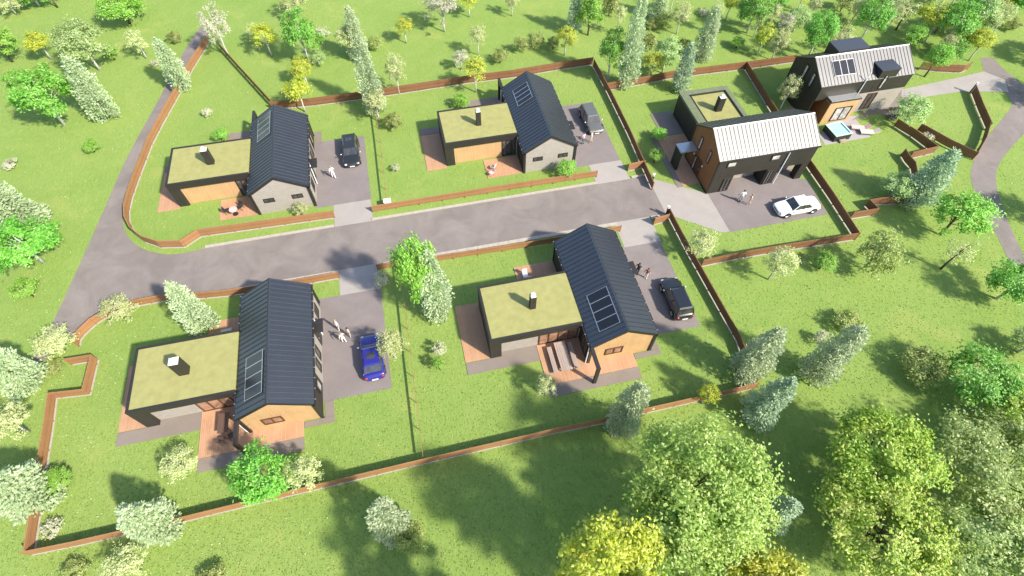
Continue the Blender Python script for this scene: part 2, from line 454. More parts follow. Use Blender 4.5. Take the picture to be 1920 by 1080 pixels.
def house_l(ox, oy, L, fy0, fy1, mirror, label, sol, chim, sol_n=4, cellm=None, group='single storey timber houses along the road'):
    t = thing('house', label, 'house', (ox, oy, 0), 0, group)
    fl = (lambda p: (p[0], L - p[1], p[2])) if mirror else (lambda p: p)
    W = 5.75; ze = 2.9; zr = 4.66; s = (zr - ze) / (W / 2)
    # gable wing body (five-sided prism under the roof)
    m = MB(); i = .06
    prof = [(i, 0), (W - i, 0), (W - i, ze - .12), (W / 2, zr - .14), (i, ze - .12)]
    m.hexa([(p[0], i, p[1]) for p in prof], [(p[0], L - i, p[1]) for p in prof])
    m.build('wall', M['char'], t, fl=fl)
    def gable(y0, y1, mt, nm):
        g = MB(); pr = [(.24, .0), (W - .24, 0), (W - .24, ze - .06), (W / 2, zr - .17), (.24, ze - .06)]
        pr = [(.24, 0), (W - .24, 0), (W - .24, ze - .14 + .24 * s), (W / 2, zr - .14), (.24, ze - .14 + .24 * s)]
        g.hexa([(p[0], y0, p[1]) for p in pr], [(p[0], y1, p[1]) for p in pr]); g.build(nm, mt, t, fl=fl)
    gable(-.0, i + .02, M['timber'], 'gable_cladding'); gable(L - i - .02, L, M['brick'], 'gable_wall')
    slab_roof('roof', -.02, W + .02, -.12, L + .12, ze, zr, M['roof'], t, fl)
    # trims of the gable corners and the raking edge boards
    for y0, y1 in ((-.11, .03), (L - .03, L + .11)):
        for x0, x1 in ((0.0, .235), (W - .235, W)):
            MB().box(x0, x1, y0, y1, 0, ze - .11).build('corner_trim', M['trim'], t, fl=fl)
        r = MB()
        for sg, xa in ((1, 0.0), (-1, W)):
            r.hexa([(xa, y0, ze - .30), (W / 2, y0, zr - .30), (W / 2, y1, zr - .30), (xa, y1, ze - .30)], [(xa, y0, ze - .105), (W / 2, y0, zr - .105), (W / 2, y1, zr - .105), (xa, y1, ze - .105)])
        r.build('edge_board', M['trim'], t, fl=fl)
    # porch frame on the terrace corner: beam at eave height and a post
    p = MB(); p.box(-.06, .22, -1.80, -.12, ze - .32, ze - .02); p.box(-.06, .22, -2.02, -1.80, 0, ze - .02)
    p.build('porch_frame', M['trim'], t, fl=fl)
    MB().tube([(-.12, -.02, 0), (-.12, -.02, ze - .1)], .05, 8).build('downpipe', M['white'], t, fl=fl)
    # gutters with brackets
    for xg in (-.09, W + .09):
        g = MB().box(xg - .05, xg + .05, -.1, L + .1, ze - .16, ze - .06)
        for k in range(int(L / .9) + 1): g.box(xg - .055, xg + .055, .3 + k * .9, .36 + k * .9, ze - .165, ze - .035, 1)
        g.build('gutter', [M['trim'], M['alu']], t, fl=fl)
    # front gable window, back gable windows
    pane_window(t, fl, 'y', 1.45, 2.98, .85, 1.88, 0, -1, M['glass_warm'], M['frame'], 1)
    for a in (1.05, 3.80): pane_window(t, fl, 'y', a, a + 1.05, 1.45, 1.98, L, 1, M['glass'], M['dark_frame'], 1, th=.06)
    # driveway side: brick bays in the dark cladding, a door, shutters, a downpipe
    for y0, y1 in ((2.95, 6.45), (7.95, 10.35)):
        MB().box(W - .05, W + .02, y0, y1, .06, 2.42).build('brick_bay', M['brick'], t, fl=fl)
    d = MB().box(W - .03, W + .06, 6.5, 7.5, .05, 2.2).build('door', M['dark_frame'], t, fl=fl)
    MB().box(W + .06, W + .12, 6.62, 6.68, 1.0, 1.2).build('handle', M['alu'], d, fl=fl)
    MB().box(W, W + .75, 6.45, 7.75, 2.3, 2.42).build('door_canopy', M['trim'], t, fl=fl)
    pane_window(t, fl, 'x', 1.7, 2.5, .7, 2.1, W, 1, M['glass_pale'], M['dark_frame'], 0)
    for a in (3.6, 4.75): pane_window(t, fl, 'x', a, a + .75, .55, 2.2, W, 1, M['glass'], M['dark_frame'], 0)
    pane_window(t, fl, 'x', 8.7, 9.7, .8, 2.1, W, 1, M['glass'], M['dark_frame'], 1)
    MB().tube([(W + .1, 7.62, 0), (W + .1, 7.62, ze - .1)], .055, 8).build('downpipe', M['white'], t, fl=fl)
    # flat roofed wing
    x0 = -7.88; zt = 3.02
    MB().box(x0 + .3, .04, fy0 + .42, fy1 - .3, 0, 2.5).build('wing_wall', M['brick'], t, fl=fl)
    MB().box(x0 + .5, -1.75, fy1 - .32, fy1 - .24, .02, 2.5).build('wing_cladding', M['timber'], t, fl=fl)
    MB().box(x0, x0 + .32, fy0, fy1, 0, 2.36).build('end_wall', M['char'], t, fl=fl)
    for a, b in ((fy0, fy0 + .40), (fy1 - .28, fy1)):
        MB().box(x0 + .323, x0 + .95, a, b, 0, 2.36).build('pier', M['char'], t, fl=fl)
    f = MB(); r = .2
    f.box(x0, x0 + r, fy0, fy1, 2.36, zt + .06); f.box(x0 + r, -.03, fy0, fy0 + r, 2.36, zt + .06); f.box(x0 + r, -.03, fy1 - r, fy1, 2.36, zt + .06)
    f.box(x0 + r, -.03, fy0 + r, fy1 - r, 2.36, 2.5)
    f.build('fascia', M['trim'], t, fl=fl)
    MB().box(x0 + r, -.03, fy0 + r, fy1 - r, 2.5, zt).build('green_roof', M['sedum'], t, fl=fl)
    chimney(t, fl, *[c - o for c, o in zip(chim[:2], (ox, ox))], *sorted((chim[2] - oy, chim[3] - oy) if not mirror else (L - (chim[2] - oy), L - (chim[3] - oy))), zt, 4.75)
    # terrace doors on both sides of the wing, glazed entrance on the gable wing side
    pane_window(t, fl, 'y', -3.6, -.15, .05, 2.3, fy0 + .42, -1, M['glass_warm'], M['frame'], 3, name='terrace_door')
    pane_window(t, fl, 'y', -1.7, -.15, .05, 2.3, fy1 - .3, 1, M['glass'], M['dark_frame'], 2, name='terrace_door')
    pane_window(t, fl, 'x', .55, 1.75, .05, 2.2, 0.03, -1, M['glass'], M['frame'], 1, name='side_door')
    # solar panels on the slope beside the wing
    sy = (sol[0] - oy, sol[1] - oy); sy = sy if not mirror else (L - sy[1], L - sy[0])
    solar(t, fl, .93, 2.46, sy[0], sy[1], lambda a: ze + s * a, sol_n, cell=cellm)
    # decks and paving that belong to the plinth
    for a, b, c, d_ in ((-3.78, 4.15, -1.32, fy0 + .38), ):
        q = MB(); q.box(a, .0, c, d_, .0, .07); q.box(.0, b, c, -.002, 0, .07); q.build('deck', M['deck'], t, fl=fl)
    q = MB(); q.box(-10.05, x0 - .01, fy0 + .05, fy1 + .3, 0, .06); q.build('deck', M['deck'], t, fl=fl)
    q = MB(); q.box(-3.85, -.03, fy1 + .02, L + .02, 0, .065); q.build('deck', M['deck'], t, fl=fl)
    q = MB(); q.box(-10.05, -3.8, fy0 - 1.1, fy0 - .01, 0, .05); q.box(x0 + .96, -3.8, fy0 - .008, fy0 + .43, 0, .05); q.box(-3.78, 4.15, -2.4, -1.33, 0, .05); q.box(4.2, 6.55, -.62, -.12, 0, .05); q.box(5.82, 6.55, -.11, 1.25, 0, .05)
    q.build('paving_strip', M['strip'], t, fl=fl)
    return t

house_l(-16.65, 18.32, 11.0, 2.13, 7.72, False, 'charcoal L-shaped house with timber gable, nearest the road bend, blue car beside it', (19.25, 22.85), (-20.95, -20.2, 22.75, 23.45), 4)
house_l(11.0, 18.32, 11.0, 2.13, 7.60, False, 'charcoal L-shaped house with timber gable and long picnic table on its deck', (19.15, 22.7), (7.03, 7.52, 22.7, 23.2), 4)
house_l(-16.6, 41.45, 10.75, 2.55, 8.0, True, 'charcoal L-shaped house with pale brick gable inside the curved brown fence', (48.05, 51.6), (-20.65, -20.0, 46.3, 46.9), 4)
house_l(10.97, 41.45, 10.75, 2.55, 8.0, True, 'charcoal L-shaped house with pale brick gable, silver-grey car on its driveway', (47.95, 50.7), (6.95, 7.45, 46.35, 46.85), 4)

# two storey house with metal roof and carport
def house_b():
    ox, oy = 29.1, 34.3
    t = thing('two_storey_house', 'dark two storey house with bright metal roof, carport and white car in front', 'house', (ox, oy, 0), 0, 'two storey houses with bright metal roofs')
    I = lambda p: p
    W, D, ze, zr = 10.9, 5.7, 4.6, 6.36
    prof = [(.0, 2.25), (D, 2.25), (D, ze - .12), (D / 2, zr - .14), (0, ze - .12)]
    m = MB(); m.hexa([(.06, p[0], p[1]) for p in prof], [(W - .06, p[0], p[1]) for p in prof]); m.build('upper_wall', M['char'], t)
    g = MB(); g.box(.06, 2.35, .0, D, 0, 2.25); g.box(2.35, W - .06, 1.6, D, 0, 2.25); g.build('ground_wall', M['char'], t)
    MB().box(2.36, 6.1, 1.52, 1.6, 0, 2.25).build('brick_bay', M['brick'], t)
    MB().box(7.6, W - .06, 1.52, 1.6, 0, 2.25).build('brick_bay', M['brick'], t)
    MB().box(6.15, 7.5, .0, 1.6, 0, 2.25).build('entrance_wall', M['char'], t)
    MB().box(10.05, W - .06, .0, .75, 0, 2.25).build('pier', M['char'], t)
    pr = [(.0, 0), (D, 0), (D, ze - .16), (D / 2, zr - .16), (0, ze - .16)]
    for x0, x1, mt in ((0.0, .062, M['timber_shade']), ):
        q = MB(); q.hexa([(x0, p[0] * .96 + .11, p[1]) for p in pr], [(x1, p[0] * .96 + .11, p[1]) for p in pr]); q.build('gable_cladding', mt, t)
    slab_roof('roof', -.1, W + .1, -.05, D + .05, ze, zr, M['roof_glare'], t, I, 'x', .42)
    for y0, y1 in ((-.02, .1), (D - .1, D + .02)): MB().box(-.06, .0, y0, y1, 0, ze - .12).build('corner_trim', M['trim'], t)
    MB().box(-.06, .08, .1, D - .1, .0, .18).build('plinth', M['trim'], t)
    for y0, z0, z1 in ((3.70, 2.75, 4.3), (1.60, 2.75, 4.3)): pane_window(t, I, 'x', y0, y0 + .45, z0, z1, 0, -1, M['glass_pale'], M['frame'], 0)
    pane_window(t, I, 'x', 3.55, 4.0, .15, 1.95, 0, -1, M['glass_pale'], M['dark_frame'], 0, name='side_light')
    d = MB().box(-.06, .02, 2.45, 3.5, .12, 2.1).build('door', M['frame'], t); MB().box(-.1, -.06, 2.55, 2.62, 1.0, 1.2).build('handle', M['alu'], d)
    MB().box(-.12, -.02, 2.2, 2.32, 1.75, 1.95).build('wall_lamp', M['white'], t); MB().box(-.12, -.02, 4.2, 4.32, 1.75, 1.95).build('wall_lamp', M['white'], t)
    for a in (1.0, 5.8): pane_window(t, I, 'y', a, a + 1.05, 3.55, 4.25, 0, -1, M['glass_pale'], M['dark_frame'], 0)
    pane_window(t, I, 'y', 1.35, 2.2, .1, 1.9, 0, -1, M['glass'], M['dark_frame'], 1, name='side_light')
    pane_window(t, I, 'y', 6.3, 7.0, .1, 2.0, 0, -1, M['glass'], M['dark_frame'], 1, name='front_door')
    pane_window(t, I, 'y', 3.3, 4.6, 1.0, 2.0, 1.52, -1, M['glass'], M['dark_frame'], 1)
    MB().tube([(7.62, -.1, 0), (7.62, -.1, ze - .1)], .05, 8).build('downpipe', M['white'], t)
    MB().box(-.08, W + .08, -.16, -.055, ze - .17, ze - .05).build('gutter', M['trim'], t)
    # porch over the side entrance
    MB().box(-1.95, -.07, 3.9, 5.25, 2.5, 2.66).build('porch_roof', M['alu'], t)
    MB().box(-1.95, -1.7, 3.95, 5.2, 0, 2.5).build('porch_wall', M['trim'], t)
    q = MB(); q.box(-2.0, -.06, 1.55, 6.6, 0, .07); q.box(-2.0, 1.35, 6.6, 9.3, 0, .07); q.build('deck', M['deck'], t)
    q = MB(); q.box(-2.6, -2.02, 1.5, 9.4, 0, .05); q.box(-1.2, 1.38, 9.4, 13.4, 0, .05); q.build('paving_strip', M['strip'], t)
    # wing with sedum roof
    x0, x1, y1, zt = 1.4, 7.25, 12.85, 3.05
    MB().box(x0 + .05, x1 - .05, D + .0, y1 - .05, 0, zt - .1).build('wing_wall', M['char'], t)
    f = MB()
    for a in ((x0, x0 + .95, D + .02, y1), (x1 - .6, x1, D + .02, y1), (x0 + .95, x1 - .6, y1 - .85, y1)):
        f.box(a[0], a[1], a[2], a[3], zt - .28, zt)
    f.build('sedum_border', M['sedum_edge'], t)
    f = MB(); f.box(x0 + .95, x1 - .6, y1 - .98, y1 - .85, zt - .2, zt + .12); f.box(x0 + .95, x0 + 1.05, D + .02, y1 - .98, zt - .2, zt + .05); f.box(x1 - .72, x1 - .6, D + .02, y1 - .98, zt - .2, zt + .12); f.build('parapet', M['trim'], t)
    MB().box(x0 + 1.05, x1 - .72, D + .02, y1 - .98, zt - .2, zt - .04).build('green_roof', M['sedum'], t)
    chimney(t, I, 4.05, 4.75, 8.75, 9.35, zt - .1, 4.7)
house_b()

def house_c():
    ox, oy = 45.15, 42.75
    t = thing('two_storey_house', 'dark two storey house with bright metal roof, box dormers and orange timber annex', 'house', (ox, oy, 0), 0, 'two storey houses with bright metal roofs')
    I = lambda p: p
    W, D, ze, zr = 11.6, 5.8, 4.6, 6.38; s = (zr - ze) / (D / 2)
    prof = [(.0, 2.85), (D, 2.85), (D, ze - .12), (D / 2, zr - .14), (0, ze - .12)]
    m = MB(); m.hexa([(.06, p[0], p[1]) for p in prof], [(W - .06, p[0], p[1]) for p in prof]); m.build('upper_wall', M['char'], t)
    MB().box(1.65, 5.3, .03, D, 0, 2.85).build('ground_wall', M['char'], t); MB().box(.06, 1.64, .03, D, 2.70, 2.85).build('soffit', M['trim'], t); MB().box(5.3, W - .06, .12, D, 0, 2.85).build('brick_wall', M['brick'], t)
    pr = [(.0, 0), (D, 0), (D, ze - .16), (D / 2, zr - .16), (0, ze - .16)]
    q = MB(); q.hexa([(0, p[0] * .97 + .08, p[1]) for p in pr], [(.058, p[0] * .97 + .08, p[1]) for p in pr]); q.build('gable_cladding', M['char'], t)
    slab_roof('roof', -.1, W + .1, -.05, D + .05, ze, zr, M['roof_glare'], t, I, 'x', .42)
    for y0 in (3.1, 1.55): pane_window(t, I, 'x', y0, y0 + .5, 3.4, 5.1, 0, -1, M['glass_pale'], M['dark_frame'], 0)
    pane_window(t, I, 'y', 7.1, 8.35, .35, 2.55, .12, -1, M['glass'], M['frame'], 1, name='glass_door')
    MB().tube([(5.35, -.1, 2.9), (5.35, -.1, ze + 1.15)], .05, 8).build('flue_pipe', M['white'], t)
    def dormer(x0, x1, y0, y1, z0, z1):
        o = MB().box(x0, x1, y0, y1, z0, z1 - .1).build('dormer', M['char'], t)
        MB().box(x0 - .06, x1 + .06, y0 - .06, y1, z1 - .1, z1).build('dormer_roof', M['dormer'], o)
        return o
    dormer(6.92, 9.2, -.02, 2.2, 2.9, 5.65)
    pane_window(t, I, 'y', 7.72, 8.2, 3.2, 4.95, -.02, -1, M['glass_pale'], M['dark_frame'], 0)
    dormer(2.7, 6.5, 2.95, 4.9, 4.4, 6.72)
    sl = lambda a: ze + s * a
    solar(t, I, .78, 2.18, 1.75, 4.35, sl, 3, along='x')
    # timber annex with flat roof
    a0, a1, b0, b1, zt = 1.5, 5.2, -.95, -.0, 3.1
    MB().box(a0, a1, b0, b1 - .005, 0, zt - .2).build('annex_wall', M['timber'], t)
    MB().box(a0 - .06, a0 - .003, b0 + .02, D, 0, 2.69).build('annex_side_wall', M['timber_shade'], t)  # same timber as the front, side shade painted in
    MB().box(a0 - .08, a1 + .08, b0 - .06, b1, zt - .2, zt - .06).build('annex_fascia', M['trim'], t)
    MB().box(a0 + .02, a1 - .02, b0 + .03, b1 - .01, zt - .06, zt).build('annex_roof', M['alu'], t)
    pane_window(t, I, 'y', 2.6, 4.7, .25, 2.1, b0, -1, M['glass_pale'], M['dark_frame'], 1, name='annex_window')
    MB().box(-1.0, 1.40, -.6, 2.6, 0, .07).build('deck', M['deck'], t)
house_c()

# ------------------------------------------------------------------ fences
def ribbon(mb, pts, w, z0, z1, m=0):
    """vertical ribbon of thickness w along a polyline"""
    n = len(pts); off = []
    for i, p in enumerate(pts):
        a = Vector(pts[max(i - 1, 0)]); b = Vector(p); c = Vector(pts[min(i + 1, n - 1)])
        d1 = (b - a).normalized() if i else (c - b).normalized(); d2 = (c - b).normalized() if i < n - 1 else d1
        nn = Vector((-(d1.y + d2.y), d1.x + d2.x)); nn.normalize()
        k = max(.45, nn.dot(Vector((-d1.y, d1.x)))); off.append(nn * (w / 2 / k))
    for i in range(n - 1):
        p, q = Vector(pts[i]), Vector(pts[i + 1]); a, b = off[i], off[i + 1]
        mb.hexa([(*(p - a), z0), (*(q - b), z0), (*(q + b), z0), (*(p + a), z0)], [(*(p - a), z1), (*(q - b), z1), (*(q + b), z1), (*(p + a), z1)], m)

def fence(label, pts, mt='fence', h=1.1, gap=.17, plinth=True, curved=False, th=.07, group='brown slatted fences round the plots'):
    P = px(*pts)
    if curved: P = smooth_line(P, 5)
    b = P[0]
    loc = [(p[0] - b[0], p[1] - b[1]) for p in P]
    t = thing('fence', label, 'fence', (b[0], b[1], 0), 0, group)
    m = MB(); ribbon(m, loc, th, gap, h); m.build('panel', M[mt], t)
    if plinth:
        m = MB(); ribbon(m, loc, .13, 0, .04); m.build('plinth', M['kerb'], t)
    # posts at even spacing
    L = sum(math.dist(loc[i], loc[i + 1]) for i in range(len(loc) - 1)); n = max(1, round(L / 2.4))
    for k in range(n + 1):
        s = L * k / n
        for i in range(len(loc) - 1):
            d = math.dist(loc[i], loc[i + 1])
            if s <= d + 1e-6:
                x = loc[i][0] + (loc[i + 1][0] - loc[i][0]) * s / d; y = loc[i][1] + (loc[i + 1][1] - loc[i][1]) * s / d
                pw = th * .5 + .01; MB().box(x - pw, x + pw, y - pw, y + pw, 0, h + .03).build('post', M[mt], t); break
            s -= d
    return t

fence('long curved brown fence between the narrow side road and a lawn', [(392, 82), (362, 130), (340, 172), (305, 235), (286, 272), (262, 335), (249, 372), (243, 398), (244, 418), (254, 438), (275, 455), (305, 465), (347, 464), (378, 444), (628, 409)], curved=False)
fence('thin brown fence slanting across the grass behind the house by the road bend', [(415, 93), (448, 130), (480, 165), (512, 200)], 'fence_dark', plinth=False, h=1.0, th=.04)
fence('brown back fence behind the two brick-gabled houses', [(512, 205), (585, 199), (677, 187), (750, 176), (880, 156), (960, 146), (1055, 130), (1110, 122)], 'fence_dark')
fence('dark brown fence beside the driveway with the silver-grey car', [(1112, 126), (1140, 178), (1178, 256), (1222, 356)], 'fence_dark')
fence('brown fence along the road in front of the silver-grey car house', [(700, 398), (800, 382), (960, 356), (1118, 332)], h=.92, plinth=False)
fence('short brown fence stub beside the pale apron at the road end', [(1177, 321), (1206, 315)])
fence('brown back fence below the tall silver conifers, behind the sedum roof with wide border', [(1136, 170), (1180, 163), (1260, 147), (1396, 130), (1440, 124), (1488, 117)], 'fence_dark')
fence('dark brown fence running down beside the white car', [(1396, 131), (1440, 203), (1509, 310), (1552, 372), (1602, 450)], 'fence_dark')
fence('brown fence in front of the lawn below the white car', [(1314, 500), (1380, 486), (1467, 471), (1600, 450)], 'fence_dark')
fence('dark brown fence beside the black car, meeting the bottom fence', [(1250, 402), (1285, 470), (1313, 520), (1352, 590), (1380, 640), (1412, 722)], 'fence_dark')
fence('short brown fence stub by the driveway with the dark-clothed pair', [(1225, 422), (1250, 415)])
fence('brown fence between the kerb and the lawn of the picnic table house', [(709, 507), (737, 502), (834, 488), (960, 469), (1060, 452), (1162, 434)], h=.88, plinth=False)
fence('curved brown fence between the road and the lawn of the blue car house', [(150, 650), (152, 638), (160, 628), (180, 609), (217, 585), (265, 573), (307, 565), (360, 562), (425, 556), (565, 535), (637, 522)], h=1.0)
fence('zigzag brown fence at the corner of the blue car house lawn', [(136, 684), (185, 676), (170, 740), (107, 747), (99, 810), (92, 852), (80, 940), (66, 1034)])
fence('long straight brown fence along the bottom edge of two lawns', [(60, 1040), (150, 1022), (250, 999), (337, 980), (475, 946), (600, 916), (687, 895), (800, 868), (960, 831), (1040, 812), (1150, 790), (1203, 776), (1283, 758), (1414, 728)])
fence('thin brown fence dividing the blue car lawn from the picnic table lawn', [(750, 500), (762, 590), (776, 705), (796, 862)], 'fence', plinth=False, h=1.0, gap=.76, th=.025)
fence('thin brown fence dividing the lawns of the two brick-gabled houses', [(706, 215), (714, 270), (721, 330), (728, 388)], 'fence', plinth=False, h=1.0, gap=.76, th=.025)
fence('reddish brown fence beside a leaning white trunk near the path', [(1722, 131), (1760, 135), (1800, 137), (1812, 131)], 'fence_dark')
fence('dark fence between the path and a triangular lawn, white lamp at its end', [(1820, 176), (1832, 208), (1848, 245)], 'fence_dark')
fence('thin dark fence at the edge of the curving path', [(1846, 243), (1838, 270), (1822, 298)], 'fence_dark', plinth=False, th=.04)
fence('dark fence slanting to the curving path from a cream bush', [(1822, 300), (1770, 275), (1719, 246)], 'fence_dark', plinth=False)
fence('brown hooked fence below the sage tree by the terrace', [(1675, 238), (1708, 258), (1748, 288), (1702, 299)], 'fence_dark')
fence('short dark bent fence beside the bluish conifer by the path', [(1688, 293), (1694, 304), (1706, 318), (1710, 340)], 'fence_dark')
fence('brown stepped fence between the white car lawn and the meadow', [(1592, 411), (1637, 404), (1621, 388), (1645, 384), (1725, 382)], 'fence_dark')

# ------------------------------------------------------------------ cars
def make_car(label, x, y, rz, L, Wd, H, paint, kind, group=None, sunroof=False, name='car'):
    t = thing(name, label, 'car', (x, y, .012), rz, 'cars parked on the driveways')
    hw = Wd / 2; lo = .22
    zb = H * .62 if kind != 'suv' else H * .60     # belt line
    hood = {'suv': .30, 'hatch': .27, 'sedan': .29}[kind]; deck = {'suv': .02, 'hatch': .06, 'sedan': .19}[kind]
    xf, xr = L / 2, -L / 2
    S = []   # x, half width, top of body
    S.append((xf, hw * .70, zb * .62)); S.append((xf - .08, hw * .86, zb * .74)); S.append((xf - .30, hw * .96, zb * .84))
    S.append((xf - L * hood * .55, hw, zb * .92)); S.append((xf - L * hood, hw, zb)); S.append((0, hw, zb * 1.02))
    S.append((xr + L * (deck + .12), hw, zb * 1.03)); S.append((xr + L * max(deck, .05), hw * .98, zb * 1.02))
    S.append((xr + .22, hw * .95, zb * (.99 if kind != 'sedan' else .96))); S.append((xr + .05, hw * .86, zb * .88)); S.append((xr, hw * .74, zb * .66))
    def ring(x_, w, zt):
        e = lo + (.06 if abs(x_) > L / 2 - .2 else 0)
        return [(x_, 0, e), (x_, w * .88, e), (x_, w * .98, e + .14), (x_, w, e + (zt - e) * .55), (x_, w * .955, zt - .07), (x_, w * .80, zt - .005), (x_, 0, zt + .02)]
    m = MB(); rings = []
    for s_ in S:
        r = ring(*s_); full = r + [(p[0], -p[1], p[2]) for p in r[-2:0:-1]]
        i = len(m.v); m.v += full; rings.append((i, len(full)))
    for (a, n), (b, _) in zip(rings, rings[1:]):
        for k in range(n): m.f.append((a + k, a + (k + 1) % n, b + (k + 1) % n, b + k)); m.mi.append(0)
    m.f.append(tuple(range(rings[0][0], rings[0][0] + rings[0][1]))); m.f.append(tuple(range(rings[-1][0], rings[-1][0] + rings[-1][1]))); m.mi += [0, 0]
    b = m.build('body', paint, t, smooth=True); ss = b.modifiers.new('round', 'SUBSURF'); ss.levels = ss.render_levels = 2
    # greenhouse
    gx0, gx1 = xf - L * hood + .06, xr + L * deck + .16
    rx0, rx1 = gx0 - (.62 if kind != 'suv' else .5), gx1 + {'suv': .22, 'hatch': .48, 'sedan': .62}[kind]
    wb, wt = hw * .93, hw * .74; z0, z1 = zb - .03, H - .03
    bp = [(gx0, -wb * .92, z0), (gx0, wb * .92, z0), (gx1, wb * .92, z0), (gx1, -wb * .92, z0)]
    tp = [(rx0, -wt * .95, z1), (rx0, wt * .95, z1), (rx1, wt * .95, z1), (rx1, -wt * .95, z1)]
    g_ = MB(); g_.hexa(bp, tp); gb = g_.build('windows', M['car_glass'], t, bevel=.04)
    gb['label'] = 'tinted glass of the cabin'; del gb['label']
    r = MB()
    r.hexa([(rx0 + .05, -wt, z1 - .03), (rx0 + .05, wt, z1 - .03), (rx1 - .05, wt, z1 - .03), (rx1 - .05, -wt, z1 - .03)],
           [(rx0 - .10, -wt * .82, H + .01), (rx0 - .10, wt * .82, H + .01), (rx1 + .10, wt * .82, H + .01), (rx1 + .10, -wt * .82, H + .01)])
    rf = r.build('roof', paint, t, smooth=False, bevel=.03)
    if sunroof:
        MB().box(min(rx0, rx1) + .55, min(rx0, rx1) + 1.15, -wt * .5, wt * .5, H + .008, H + .02).build('sunroof', M['car_glass'], rf)
    for q, w in zip(bp, tp):
        p_ = MB(); p_.tube([q, w], .045, 5); p_.build('pillar', paint, t)
    for sg in (-1, 1):
        xm = (gx0 + gx1) / 2; xt = (rx0 + rx1) / 2
        p_ = MB(); p_.tube([(xm, sg * wb * .935, z0), (xt, sg * wt * .965, z1)], .035, 5); p_.build('pillar', M['trim'], t)
    # wheels
    wr = .33 if kind != 'suv' else .37
    for sx in (xf - L * .185, xr + L * .19):
        for sg in (-1, 1):
            MB().tube([(sx, sg * (hw - .16), wr + .03), (sx, sg * (hw + .006), wr + .03)], wr + .06, 18).build('wheel_arch', M['rubber'], t)
            w = MB(); w.tube([(sx, sg * (hw - .2), wr), (sx, sg * (hw - .02), wr), (sx, sg * (hw + .022), wr)], [wr, wr, wr * .93], 20)
            wo = w.build('wheel', M['rubber'], t)
            q = MB(); q.tube([(sx, sg * (hw + .01), wr), (sx, sg * (hw + .03), wr)], wr * .30, 10)
            for k in range(5):
                a = 2 * PI * k / 5; q.tube([(sx, sg * (hw + .026), wr), (sx + math.cos(a) * wr * .66, sg * (hw + .026), wr + math.sin(a) * wr * .66)], .035, 4)
            q.build('rim', M['rim'], wo)
    for sg in (-1, 1):
        MB().ball((xf - .16, sg * hw * .70, zb * .70), .14, n=10, k=6, sq=(.9, 1.25, .6)).build('headlight', M['glass_pale'], t, smooth=True)
        MB().ball((xr + .10, sg * hw * .74, zb * .80), .12, n=10, k=6, sq=(.8, 1.2, .8)).build('tail_light', M['red'], t, smooth=True)
        MB().ball((gx0 - .18, sg * (hw + .09), zb + .06), .1, n=8, k=5, sq=(.8, 1.2, .75)).build('mirror', M['alu'] if kind != 'sedan' else paint, t, smooth=True)
    MB().box(xr - .03, xr + .06, -.26, .26, zb * .46, zb * .46 + .12).build('number_plate', M['white'], t)
    MB().box(xf - .06, xf + .02, -.26, .26, .36, .48).build('number_plate', M['white'], t)
    MB().box(xf - .08, xf + .006, -hw * .45, hw * .45, zb * .52, zb * .66).build('grille', M['rubber'], t)
    return t
M['red'] = mat('red_lens', (.35, .02, .02), .2)
make_car('blue hatchback with a dark sunroof, partly under a pale yellow tree', -6.65, 22.55, PI / 2 + .03, 4.25, 1.82, 1.46, paintmat('blue_paint', (.018, .016, .20), 1, .3), 'hatch', sunroof=True)
make_car('black sport utility car parked beside the dark brown fence', 20.72, 22.45, PI / 2 - .03, 4.4, 1.86, 1.6, paintmat('black_paint', (.012, .012, .012), 1, .3), 'suv')
make_car('black car with pale windscreen facing the road in front of the brick gable', -6.88, 48.15, -PI / 2, 4.5, 1.84, 1.5, paintmat('gloss_black_paint', (.016, .016, .014), 1, .3), 'suv', sunroof=True)
make_car('silver-grey car with pale bonnet near the pink-topped woman', 20.5, 47.6, -PI / 2 + .02, 4.5, 1.82, 1.5, paintmat('silver_paint', (.14, .14, .125), .8, .3, .3), 'suv')
make_car('white saloon car parked in front of the carport', 37.15, 30.3, PI + .0, 4.65, 1.85, 1.42, paintmat('white_paint', (.78, .78, .76), 1, .3), 'sedan')

